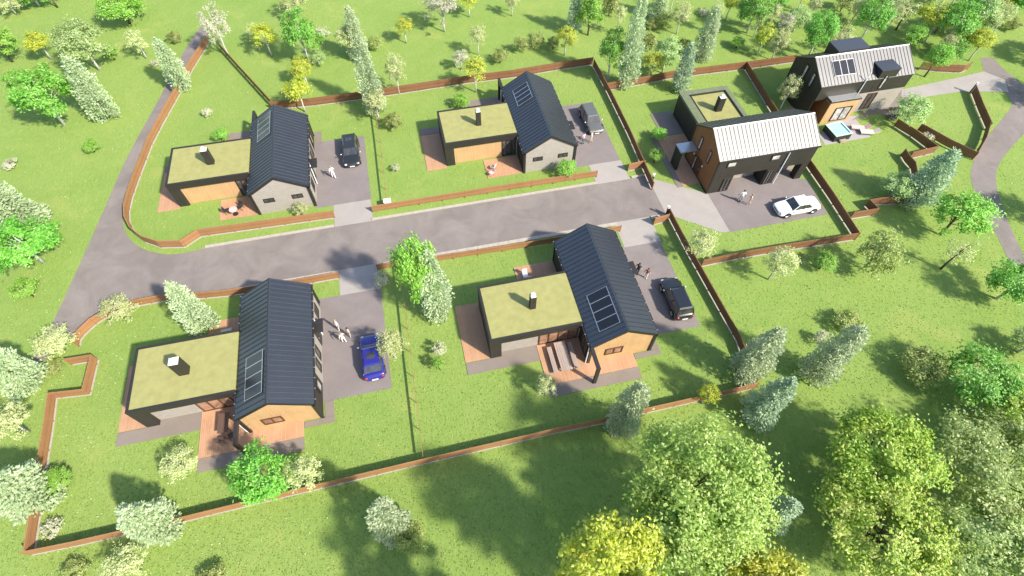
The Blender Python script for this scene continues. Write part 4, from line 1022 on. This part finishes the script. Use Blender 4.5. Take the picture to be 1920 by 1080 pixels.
TREES = [
# upper left meadow
('lime', 'lime tree with white leaning trunk at the upper meadow edge', (24, 116), (0, 28), 34),
('pale', 'pale tree in the far corner of the meadow above the lime tree', (32, 28), (12, -20), 24),
('green', 'dark green tree standing between the far corner pale tree and a bare trunk', (75, 12), (62, -45), 30),
('sparse', 'thin tree with bare brown trunk at the far meadow edge', (108, 14), (88, -60), 24),
('lime', 'big yellow-green tree at the far edge of the upper meadow', (244, 44), (222, -22), 40),
('yellow', 'yellow tree beside a wide sage tree in the upper meadow', (98, 112), (72, 50), 22),
('sage', 'wide sage green tree between the yellow tree and the silver cone in the meadow', (188, 132), (128, 36), 40),
('lime', 'small lime sapling touching the wide sage tree', (216, 112), (205, 88), 13),
('pale', 'cream tree near the top of the silver conifer by the side road', (276, 110), (256, 46), 19),
('silver', 'silver conifer leaning over the side road and its brown fence', (346, 168), (294, 70), 24),
('bush', 'tiny cream bush between the cream tree and the side road conifer', (292, 123), (290, 112), 8),
('olive', 'olive bush beside the far end of the side road', (333, 80), (330, 56), 13),
('tan', 'tall tan tree where the brown fence meets the thin slanting fence', (430, 106), (396, 2), 27),
('green', 'bright green tree with a white trunk in the open meadow', (122, 234), (40, 128), 50),
('silver', 'silver cone tree standing beside the bright green meadow tree', (205, 220), (118, 106), 31),
('bush', 'cream round bush on the lawn inside the curved fence', (392, 218), (390, 202), 9),
('lime', 'lime shrub behind the green roof inside the curved fence', (420, 262), (416, 240), 13),
('lime', 'small lime tree on the meadow near the side road', (177, 284), (168, 260), 15),
('bush', 'pinkish flat bush in the open grass by the side road', (24, 314), (22, 303), 14),
# behind the house by the bend
('yellow', 'yellow tree with white trunk beside the slanting thin fence', (510, 105), (484, 46), 22),
('pale', 'pale tree behind the yellow tree at the slanting thin fence', (486, 82), (470, 42), 14),
('green', 'bright green tree in the meadow behind the solar-roofed brick gable house', (582, 122), (544, 18), 33),
('pale', 'pale yellow tree at the frame edge above the bright green meadow tree', (560, 34), (548, -24), 27),
('sage', 'small sage tree at the foot of the bright green meadow tree', (600, 124), (588, 96), 14),
('yellow', 'upper of two yellow trees behind the dark ridge roof', (577, 160), (551, 110), 19),
('yellow', 'lower of two yellow trees, rising right behind the dark ridge roof', (573, 210), (543, 146), 22),
('bush', 'pinkish bush beside the tall twin silver conifers', (606, 68), (603, 52), 11),
('pale', 'cream tree leaning against the taller twin silver conifer', (662, 110), (628, 46), 24),
('silver', 'taller of the twin silver conifers in the back meadow', (676, 112), (638, 14), 22),
('silver', 'tall silver conifer rising across the back fence between two lawns', (706, 212), (672, 66), 25),
('pale', 'cream tree at the head of the fence between the two brick gable lawns', (712, 228), (701, 168), 22),
('pale', 'cream birch with narrow crown just behind the back fence', (749, 176), (738, 94), 19),
('yellow', 'small yellow tree alone in the back meadow', (762, 81), (757, 32), 15),
('olive', 'olive bush between the twin silver conifers and the small yellow tree', (706, 92), (702, 70), 15),
('tan', 'grey tan tree with full round crown at the top of the back meadow', (834, 60), (826, -26), 34),
('yellow', 'yellow tree next to the grey tan tree', (880, 32), (888, -18), 17),
('pale', 'cream pointed tree below the yellow tree in the back meadow', (897, 104), (893, 42), 16),
('tan', 'small grey tree touching the yellow tree at the back fence', (866, 131), (866, 94), 17),
('yellow', 'yellow tree with white trunk standing in front of the back fence', (892, 173), (880, 108), 21),
('olive', 'olive bush in the back meadow near the cream pointed tree', (938, 118), (934, 94), 15),
('olive', 'olive shrub on the lawn beside the head of the thin dividing fence', (742, 242), (738, 214), 18),
('lime', 'lime shrub behind the green roof near the tall black porch frame', (866, 201), (864, 178), 15),
('bush', 'white round bush on the lawn beside the utility cabinet', (743, 321), (742, 308), 7),
# meadow behind the silver-grey car
('blue', 'bluish tall conifer at the frame edge above a yellow tree', (1074, 63), (1072, -36), 17),
('lime', 'bright lime tree beside the bluish tall conifer', (1102, 66), (1112, -18), 26),
('yellow', 'yellow tree at the foot of the bluish tall conifer', (1058, 104), (1067, 48), 18),
('olive', 'olive bush left alone near the yellow tree, paler one of a pair', (976, 98), (978, 70), 14),
('olive', 'darker olive bush of the pair near the yellow tree', (1004, 90), (1006, 62), 15),
('green', 'bright green tree at the corner where two back fences meet', (1138, 152), (1150, 50), 25),
('silver', 'tallest silver conifer in front of the back fence corner', (1172, 162), (1204, -20), 25),
('olive', 'dark olive tree between the tallest silver conifer and a yellow tree', (1208, 98), (1214, 60), 20),
('yellow', 'yellow tree hanging over the back fence beside the tallest silver conifer', (1219, 145), (1215, 92), 19),
('sage', 'sage olive tree behind the back fence between yellow tree and slim conifer', (1241, 137), (1254, 70), 24),
('olive', 'dark shrub above the slim conifer at the back fence', (1280, 94), (1280, 72), 14),
('blue', 'slim bluish conifer on the near side of the back fence', (1272, 170), (1301, 82), 21),
('silver', 'silver conifer just behind the slim bluish conifer', (1314, 112), (1346, 12), 23),
('silver', 'pale silver conifer at the top edge above the dark round shrub', (1232, 34), (1248, -40), 20),
('olive', 'dark round shrub under the pale silver conifer at the top edge', (1243, 50), (1245, 22), 15),
('pale', 'pale birch with white trunk between two silver conifers', (1268, 64), (1286, 0), 20),
('olive', 'olive tree at the top edge beside the bright lime tree', (1142, 30), (1148, -12), 21),
('bush', 'small cream bush under the silver conifer behind the fence', (1318, 30), (1319, 16), 9),
('yellow', 'narrow yellow tree at the top edge beside a silver conifer', (1360, 38), (1368, -22), 13),
('green', 'broad green tree at the top edge above the sedum roof house', (1400, 62), (1420, -18), 29),
('yellow', 'yellow birch with thin white trunk behind the dark gable house', (1419, 104), (1438, 42), 17),
('pale', 'creamy tree beside the yellow birch behind the dark gable house', (1446, 112), (1468, 48), 20),
('green', 'green tree right behind the black box dormer house', (1515, 106), (1540, 10), 28),
('green', 'taller green tree above the ridge of the dormer house', (1610, 82), (1640, -24), 30),
('sparse', 'olive yellow tree with white trunk above the dormer house roof end', (1680, 56), (1702, -14), 24),
('yellow', 'golden tree with thick white trunk behind the dormer house', (1731, 82), (1764, 8), 23),
('green', 'dense green tree with broad crown behind the golden tree', (1762, 92), (1796, -14), 38),
('sage', 'tall sage tree with white trunk at the far wood edge', (1813, 70), (1852, -16), 30),
('yellow', 'golden leaning tree beside the far end of the curving path', (1816, 114), (1862, 58), 20),
('lime', 'pale green tree with a leaning white trunk at the short fence', (1733, 144), (1768, 70), 22),
('green', 'small green tree above the short fence near the path end', (1776, 116), (1792, 66), 22),
('olive', 'dark olive shrub at the far end of the curving path', (1892, 56), (1900, 28), 14),
('green', 'dark green tree in the far right corner of the wood', (1898, 32), (1935, -40), 34),
('yellow', 'yellowish tree at the far wood edge above the golden leaning tree', (1868, 22), (1898, -40), 26),
('sage', 'sage tree filling the far wood edge above the dense green tree', (1722, 18), (1742, -50), 28),
('olive', 'olive tree at the top edge above the taller green tree', (1575, 22), (1590, -25), 24),
('pale', 'pale tree between the two green trees behind the dormer house', (1572, 92), (1588, 48), 19),
('green', 'green tree at the top edge between the yellow birch and the creamy tree', (1440, 26), (1452, -30), 24),
('sage', 'sage tree left of the green tree right behind the black box dormer', (1486, 60), (1500, 10), 22),
('yellow', 'yellow tree at the top edge above the sage tree near the box dormer', (1494, 20), (1504, -30), 16),
('olive', 'olive tree standing close behind the bright metal ridge', (1560, 66), (1570, 24), 20),
('lime', 'lime tree behind the dormer house roof end below the golden tree', (1700, 92), (1718, 40), 20),
('olive', 'brownish olive tree between golden tree and dense green tree', (1752, 62), (1778, 6), 24),
('green', 'deep green tree between dense green tree and tall sage tree', (1790, 66), (1822, -10), 28),
('olive', 'yellowish olive tree at the far wood edge behind the tall sage tree', (1838, 36), (1868, -30), 26),
('sage', 'pale sage tree at the top edge right of the yellow-olive birch', (1650, 24), (1670, -40), 26),
('yellow', 'yellow tree at the very top edge of the far wood', (1780, 14), (1800, -50), 22),
('tan', 'tan tree at the far wood edge near the broad green top tree', (1462, 66), (1478, 22), 17),
('pale', 'pale slim birch in the meadow right of the tan full-crowned tree', (960, 30), (962, -20), 15),
('olive', 'low olive bush in the meadow above the porch frame back fence', (1036, 92), (1036, 70), 13),
('lime', 'lime bush at the meadow edge left of the green top tree', (1380, 90), (1384, 68), 13),
('olive', 'low olive bush at the foot of the pale silver conifer', (1222, 52), (1222, 34), 13),
('pale', 'slim pale birch between the broad green tree and the yellow birch', (1412, 70), (1424, 6), 12),
('pale', 'slim cream birch behind the creamy tree near the dark gable', (1436, 62), (1452, -4), 12),
('pale', 'slim pale birch at the top edge between sage and olive trees', (1512, 44), (1528, -30), 13),
('pale', 'thin cream birch in front of the green tree behind the dormer', (1546, 98), (1556, 44), 11),
('pale', 'slim pale birch rising between the two green trees above the ridge', (1586, 60), (1606, -20), 13),
('pale', 'thin pale birch left of the olive yellow tree above the roof end', (1660, 60), (1680, -14), 13),
('yellow', 'slim yellow birch right of the olive yellow tree above the roof end', (1708, 66), (1730, -8), 13),
('pale', 'slim cream birch in front of the dense green tree at the wood edge', (1756, 112), (1780, 46), 14),
('yellow', 'thin yellow birch between dense green tree and small green tree', (1798, 104), (1826, 36), 13),
('pale', 'pale slim birch at the wood edge above the golden leaning tree', (1830, 78), (1862, 4), 14),
('pale', 'pale thin birch in the far corner above the path end', (1862, 60), (1892, -8), 13),
('pale', 'slim cream tree at the top edge left of the narrow yellow tree', (1330, 60), (1342, -6), 12),
('yellow', 'slim yellow tree behind the pale silver conifer at the top edge', (1256, 24), (1266, -40), 12),
('pale', 'slim pale tree between the bright lime tree and tallest silver conifer', (1156, 66), (1168, 4), 12),
# around the two storey houses
('pale', 'cream tree between the dark gable and the bright metal roof', (1462, 205), (1497, 138), 19),
('sage', 'sage tree in front of the grey brick wall by the benches', (1690, 236), (1712, 172), 29),
('bush', 'cream bush between two dark fence pieces', (1735, 262), (1738, 246), 10),
('blue', 'large bluish conifer leaning toward the curving path', (1708, 378), (1792, 280), 38),
('sage', 'pale sage tree in front of the stepped brown fence', (1666, 372), (1690, 318), 25),
('lime', 'vivid green tree beside the curving path', (1762, 440), (1812, 344), 46),
('olive', 'large olive tree at the corner of the fence below the white car', (1618, 504), (1656, 424), 38),
('lime', 'small lime shrub below the fence in front of the white car lawn', (1536, 504), (1540, 470), 20),
('sparse', 'thin sparse tree with a bare leaning trunk in the meadow', (1764, 504), (1815, 440), 26),
('green', 'dark green tree at the edge of the curving path', (1868, 560), (1930, 478), 46),
('pale', 'pale yellow tree in front of the fence corner below the driveway', (1440, 524), (1456, 452), 29),
('pale', 'pale yellow tree beside the dark fence between two houses', (1302, 486), (1319, 430), 28),
('olive', 'olive bush in the open meadow near the silver tree', (1580, 614), (1583, 580), 27),
('bush', 'pinkish bush between the olive bush and the silver tree', (1534, 640), (1537, 616), 14),
('silver', 'silver tree leaning over the meadow between bluish and olive trees', (1520, 706), (1618, 612), 38),
('silver', 'silver tree at the end of the dark fence', (1392, 704), (1462, 612), 38),
('blue', 'bluish green conifer below the fence corner', (1412, 784), (1484, 706), 40),
('olive', 'olive tree in the dark shade beside a vivid green tree', (1712, 700), (1706, 614), 40),
('green', 'vivid green tree beside the shaded olive tree', (1796, 730), (1850, 634), 58),
('sage', 'sage tree at the meadow edge below the dark green path tree', (1908, 660), (1945, 612), 30),
('lime', 'lime shrub on the lawn beside the dark sedum house wall', (1232, 262), (1233, 240), 15),
('lime', 'lime shrub beside the porch of the carport house', (1226, 304), (1230, 280), 13),
# left edge
('silver', 'pale silver tree in the meadow above a large green tree', (58, 424), (-30, 345), 46),
('green', 'large green tree beside the junction of the two roads', (82, 492), (14, 420), 60),
('lime', 'small olive lime tree at the foot of the large green tree', (62, 556), (40, 520), 22),
('silver', 'silver round tree outside the zigzag fence', (62, 718), (-20, 640), 44),
('pale', 'wide cream bush at the end of the side road', (122, 655), (100, 606), 36),
('olive', 'dull green bush between the cream bush and the zigzag fence', (108, 696), (104, 668), 20),
('pale', 'cream bush on the curved fence by the road', (242, 594), (227, 546), 31),
('pale', 'cream leaning tree outside the zigzag fence', (56, 810), (0, 744), 40),
('silver', 'pale silver conifer on the lawn behind the blue car house roof', (388, 612), (316, 528), 33),
('silver', 'large silver tree across the zigzag fence', (78, 934), (-20, 872), 56),
('lime', 'yellow-green shrub beside the large silver fence tree', (120, 906), (104, 868), 27),
('bush', 'pinkish white bush inside the fence corner', (104, 990), (102, 966), 19),
('silver', 'silver tree across the long bottom fence', (312, 990), (236, 936), 46),
('pale', 'yellowish pale tree below the bottom fence', (262, 1068), (222, 1020), 42),
('olive', 'olive shrub below the bottom fence corner', (152, 1074), (142, 1034), 27),
('pale', 'pale yellow shrub beside the deck of the blue car house', (352, 882), (338, 834), 33),
('green', 'bright green tree in front of the timber gable with the blue car', (518, 916), (488, 838), 53),
('pale', 'pale cream tree touching the bright green tree at the bottom fence', (588, 902), (572, 856), 32),
('pale', 'pale lime tree overhanging the blue car', (742, 672), (718, 626), 27),
('bush', 'white bush on the lawn between the thin fence and the green roof', (825, 662), (822, 643), 13),
('lime', 'small lime bush below the white bush', (824, 692), (821, 674), 11),
('silver', 'round silver tree below the bottom fence, seen from above', (744, 992), (724, 932), 40),
('olive', 'tan olive bush in the shade beside the round silver tree', (774, 1012), (770, 972), 30),
('lime', 'bright lime tree at the road edge beside a pale silver tree', (800, 582), (780, 438), 38),
('silver', 'pale silver tree in front of the bright lime road tree', (824, 592), (796, 470), 34),
('bush', 'cream bush beside the pale apron near the bright lime road tree', (718, 534), (716, 514), 14),
('pale', 'cream shrub beside the deck with the picnic table', (1022, 740), (1014, 708), 20),
('silver', 'silver tree on the bottom fence near the picnic table house', (1162, 806), (1192, 716), 36),
('yellow', 'small yellow shrub on the bottom fence near its end', (1316, 756), (1324, 716), 17),
('pale', 'yellowish shrub in front of the brick gable beside the black car driveway', (568, 402), (574, 376), 14),
('lime', 'lime shrub in front of the brick gable beside the silver-grey car driveway', (1060, 330), (1064, 300), 17),
('blue', 'small bluish conifer peeping out between two big foreground crowns', (1440, 972), (1470, 900), 34),
('olive', 'olive bush at the bottom frame edge beside the pale tree', (410, 1085), (405, 1035), 27),
# just outside the frame, their crowns lean over its edge and shade the path
('sage', 'sage tree at the frame edge shading the upper end of the curving path', (1985, 200), (2050, 120), 44),
('green', 'green tree at the frame edge shading the far bend of the path', (1975, 120), (2040, 40), 46),
('sage', 'sage tree at the frame edge shading the middle of the curving path', (1975, 420), (2045, 340), 40),
('green', 'green tree at the frame edge shading the lower meadow', (1990, 800), (2060, 690), 60),
]
for k_ in TREES: plant(*k_)

def big_tree(kind, label, base, tip, rpx, nl=9000, z0=.14, ln=.26):
    b = at(*base); h = height(base, tip)
    p = proj((b.x, b.y, h * .65)); r = rpx * p[2] / FPX
    t = thing('leafy_tree', label, 'tree', (b.x, b.y, 0), 0, 'big trees in front of the bottom fence')
    cm, cl_ = clumped(r, h * z0, h, 95, int(nl * 1.7), ln, ln * .6, r * .25, hollow=.3)
    cm.build('crown', LM[kind], t)
    trunk_mb(h * .8, .17, [(c[0], random.uniform(.3, .75)) for c in cl_[:26]]).build('trunk', M['trunk_brown'], t, smooth=True)
BIG = [
('biglime', 'large fresh green tree with wide crown near the bottom fence end', (1258, 945), (1298, 812), 136, 11000),
('biggolden', 'large yellow-green tree beside the shaded meadow strip', (1592, 880), (1654, 765), 100, 7000),
('bigolive', 'large olive cream tree overlapping the yellow-green tree', (1604, 1015), (1672, 905), 110, 8000),
('bigsage', 'large grey-green tree at the meadow edge', (1828, 905), (1915, 800), 122, 8000),
('bigsage', 'grey-green tree with pale outer leaves below the large grey-green one', (1790, 1060), (1900, 960), 100, 6500),
('bigyellow', 'bright yellow tree at the bottom edge below the fresh green tree', (1118, 1090), (1146, 985), 98, 8000),
('bigyellow', 'yellow-green tree at the bottom edge between yellow and olive trees', (1400, 1120), (1450, 1030), 84, 5000),
('bigyellow', 'low yellow-green tree cut by the bottom edge in the dark shade', (905, 1235), (888, 1072), 112, 7500),
('bigolive', 'pale tree at the meadow edge above the grey-green one', (1880, 800), (1960, 745), 60, 3500),
('biglime', 'fresh green tree merging with the wide crown, on its near side', (1228, 1020), (1262, 915), 66, 4500),
]
for u, v, r_, lab in ((700, 1030, 90, 'tree below the picture edge shading the grass beneath the round silver tree'), (985, 990, 105, 'tree below the picture edge shading the grass beside the bright yellow tree')):
    b = at(u, v); x, y, h = b.x + 6.4, b.y - 6.9, 11.5
    p0, p1 = proj((x, y, 0)), proj((x, y, h))
    BIG.append(('biglime', lab, p0[:2], p1[:2], r_, 6000))
for a in BIG: big_tree(*a)

# ------------------------------------------------------------------ loose tufts in the grass (uncountable, one object)
def inside(x, y, P):
    c = False; j = len(P) - 1
    for i in range(len(P)):
        if (P[i][1] > y) != (P[j][1] > y) and x < (P[j][0] - P[i][0]) * (y - P[i][1]) / (P[j][1] - P[i][1]) + P[i][0]: c = not c
        j = i
    return c
BOX = [(min(p[0] for p in P), max(p[0] for p in P), min(p[1] for p in P), max(p[1] for p in P), P) for P in PAVED]
for hx, hy, m_ in ((-16.65, 18.32, 0), (11, 18.32, 0), (-16.6, 41.45, 1), (10.97, 41.45, 1)):
    for r_ in ((-10.1, 6.0, 1.0, 8.1), (-.1, 6.6, -1.5, 11.2), (-3.9, 4.2, -2.45, 11.1)):
        y0, y1 = (r_[2], r_[3]) if not m_ else (10.75 - r_[3], 10.75 - r_[2])
        BOX.append((hx + r_[0], hx + r_[1], hy + y0, hy + y1, None))
BOX += [(26.4, 40.4, 34.0, 43.9, None), (27.9, 36.6, 40, 48, None), (43, 57, 41.5, 48.8, None)]
def paved(x, y):
    for x0, x1, y0, y1, P in BOX:
        if x0 <= x <= x1 and y0 <= y <= y1 and (P is None or inside(x, y, P)): return True
    return False
gv, gf = [], []
while len(gf) < 42000:
    u, v = random.uniform(-20, 1940), random.uniform(-10, 1095)
    d = RT * ((u - 960) / FPX) + DN * ((v - 540) / FPX) + FW
    if random.random() > .35 + .65 * v / 1080: continue
    t = -CAM_H / d.z; x, y = d.x * t, d.y * t
    x += random.gauss(0, .3); y += random.gauss(0, .3)
    if paved(x, y): continue
    a = random.uniform(0, 2 * PI); ln = random.uniform(.05, .11); wd = random.uniform(.03, .06)
    ca, sa = math.cos(a), math.sin(a); tl = random.uniform(.3, 1.0) * ln; i = len(gv)
    gv += [(x - sa * wd, y + ca * wd, .002), (x + sa * wd, y - ca * wd, .002), (x + ca * tl + sa * wd * .3, y + sa * tl - ca * wd * .3, ln * .8), (x + ca * tl - sa * wd * .3, y + sa * tl + ca * wd * .3, ln * .8)]
    gf.append((i, i + 1, i + 2, i + 3))
me = bpy.data.meshes.new('grass'); me.from_pydata(gv, [], gf); me.materials.append(leafmat('grass_tufts', (.16, .26, .045), (.25, .33, .08), (.31, .38, .11), .45)); me.update()
o = bpy.data.objects.new('grass', me); C.objects.link(o); o['kind'] = 'stuff'
#TREES-END
# ------------------------------------------------------------------ light, sky, camera
sc = bpy.context.scene
SUN_EL, SUN_AZ = math.radians(41), math.radians(137)          # azimuth clockwise from +Y
w = bpy.data.worlds.new('World'); sc.world = w; w.use_nodes = True
t = w.node_tree; t.nodes.clear()
sky = t.nodes.new('ShaderNodeTexSky'); sky.sky_type = 'NISHITA'; sky.sun_disc = False; sky.sun_elevation = SUN_EL; sky.sun_rotation = SUN_AZ
sky.air_density = 1.0; sky.dust_density = 1.0
bg = t.nodes.new('ShaderNodeBackground'); bg.inputs[1].default_value = .15
wo = t.nodes.new('ShaderNodeOutputWorld'); t.links.new(sky.outputs[0], bg.inputs[0]); t.links.new(bg.outputs[0], wo.inputs[0])
sd = bpy.data.lights.new('sun', 'SUN'); sd.energy = 4.2; sd.angle = math.radians(2.6); sd.color = (1, .94, .82)
so = bpy.data.objects.new('sun', sd); C.objects.link(so)
dirv = Vector((math.sin(SUN_AZ) * math.cos(SUN_EL), math.cos(SUN_AZ) * math.cos(SUN_EL), math.sin(SUN_EL)))
so.rotation_euler = dirv.to_track_quat('Z', 'Y').to_euler(); so.location = (40, -40, 60)

cd = bpy.data.cameras.new('camera'); cam = bpy.data.objects.new('camera', cd); C.objects.link(cam); sc.camera = cam
cd.sensor_fit = 'HORIZONTAL'; cd.sensor_width = 36; cd.lens = FPX / 1920 * 36; cd.clip_start = .5; cd.clip_end = 2000
mw = Matrix((( RT.x, -DN.x, -FW.x, 0), (RT.y, -DN.y, -FW.y, 0), (RT.z, -DN.z, -FW.z, CAM_H), (0, 0, 0, 1)))
cam.matrix_world = mw
vs = sc.view_settings; vs.view_transform = 'Standard'; vs.look = 'None'; vs.gamma = 1; vs.exposure = 1.04; vs.use_curve_mapping = False
sc.cycles.max_bounces = 6; sc.cycles.transparent_max_bounces = 4; sc.cycles.use_denoising = True
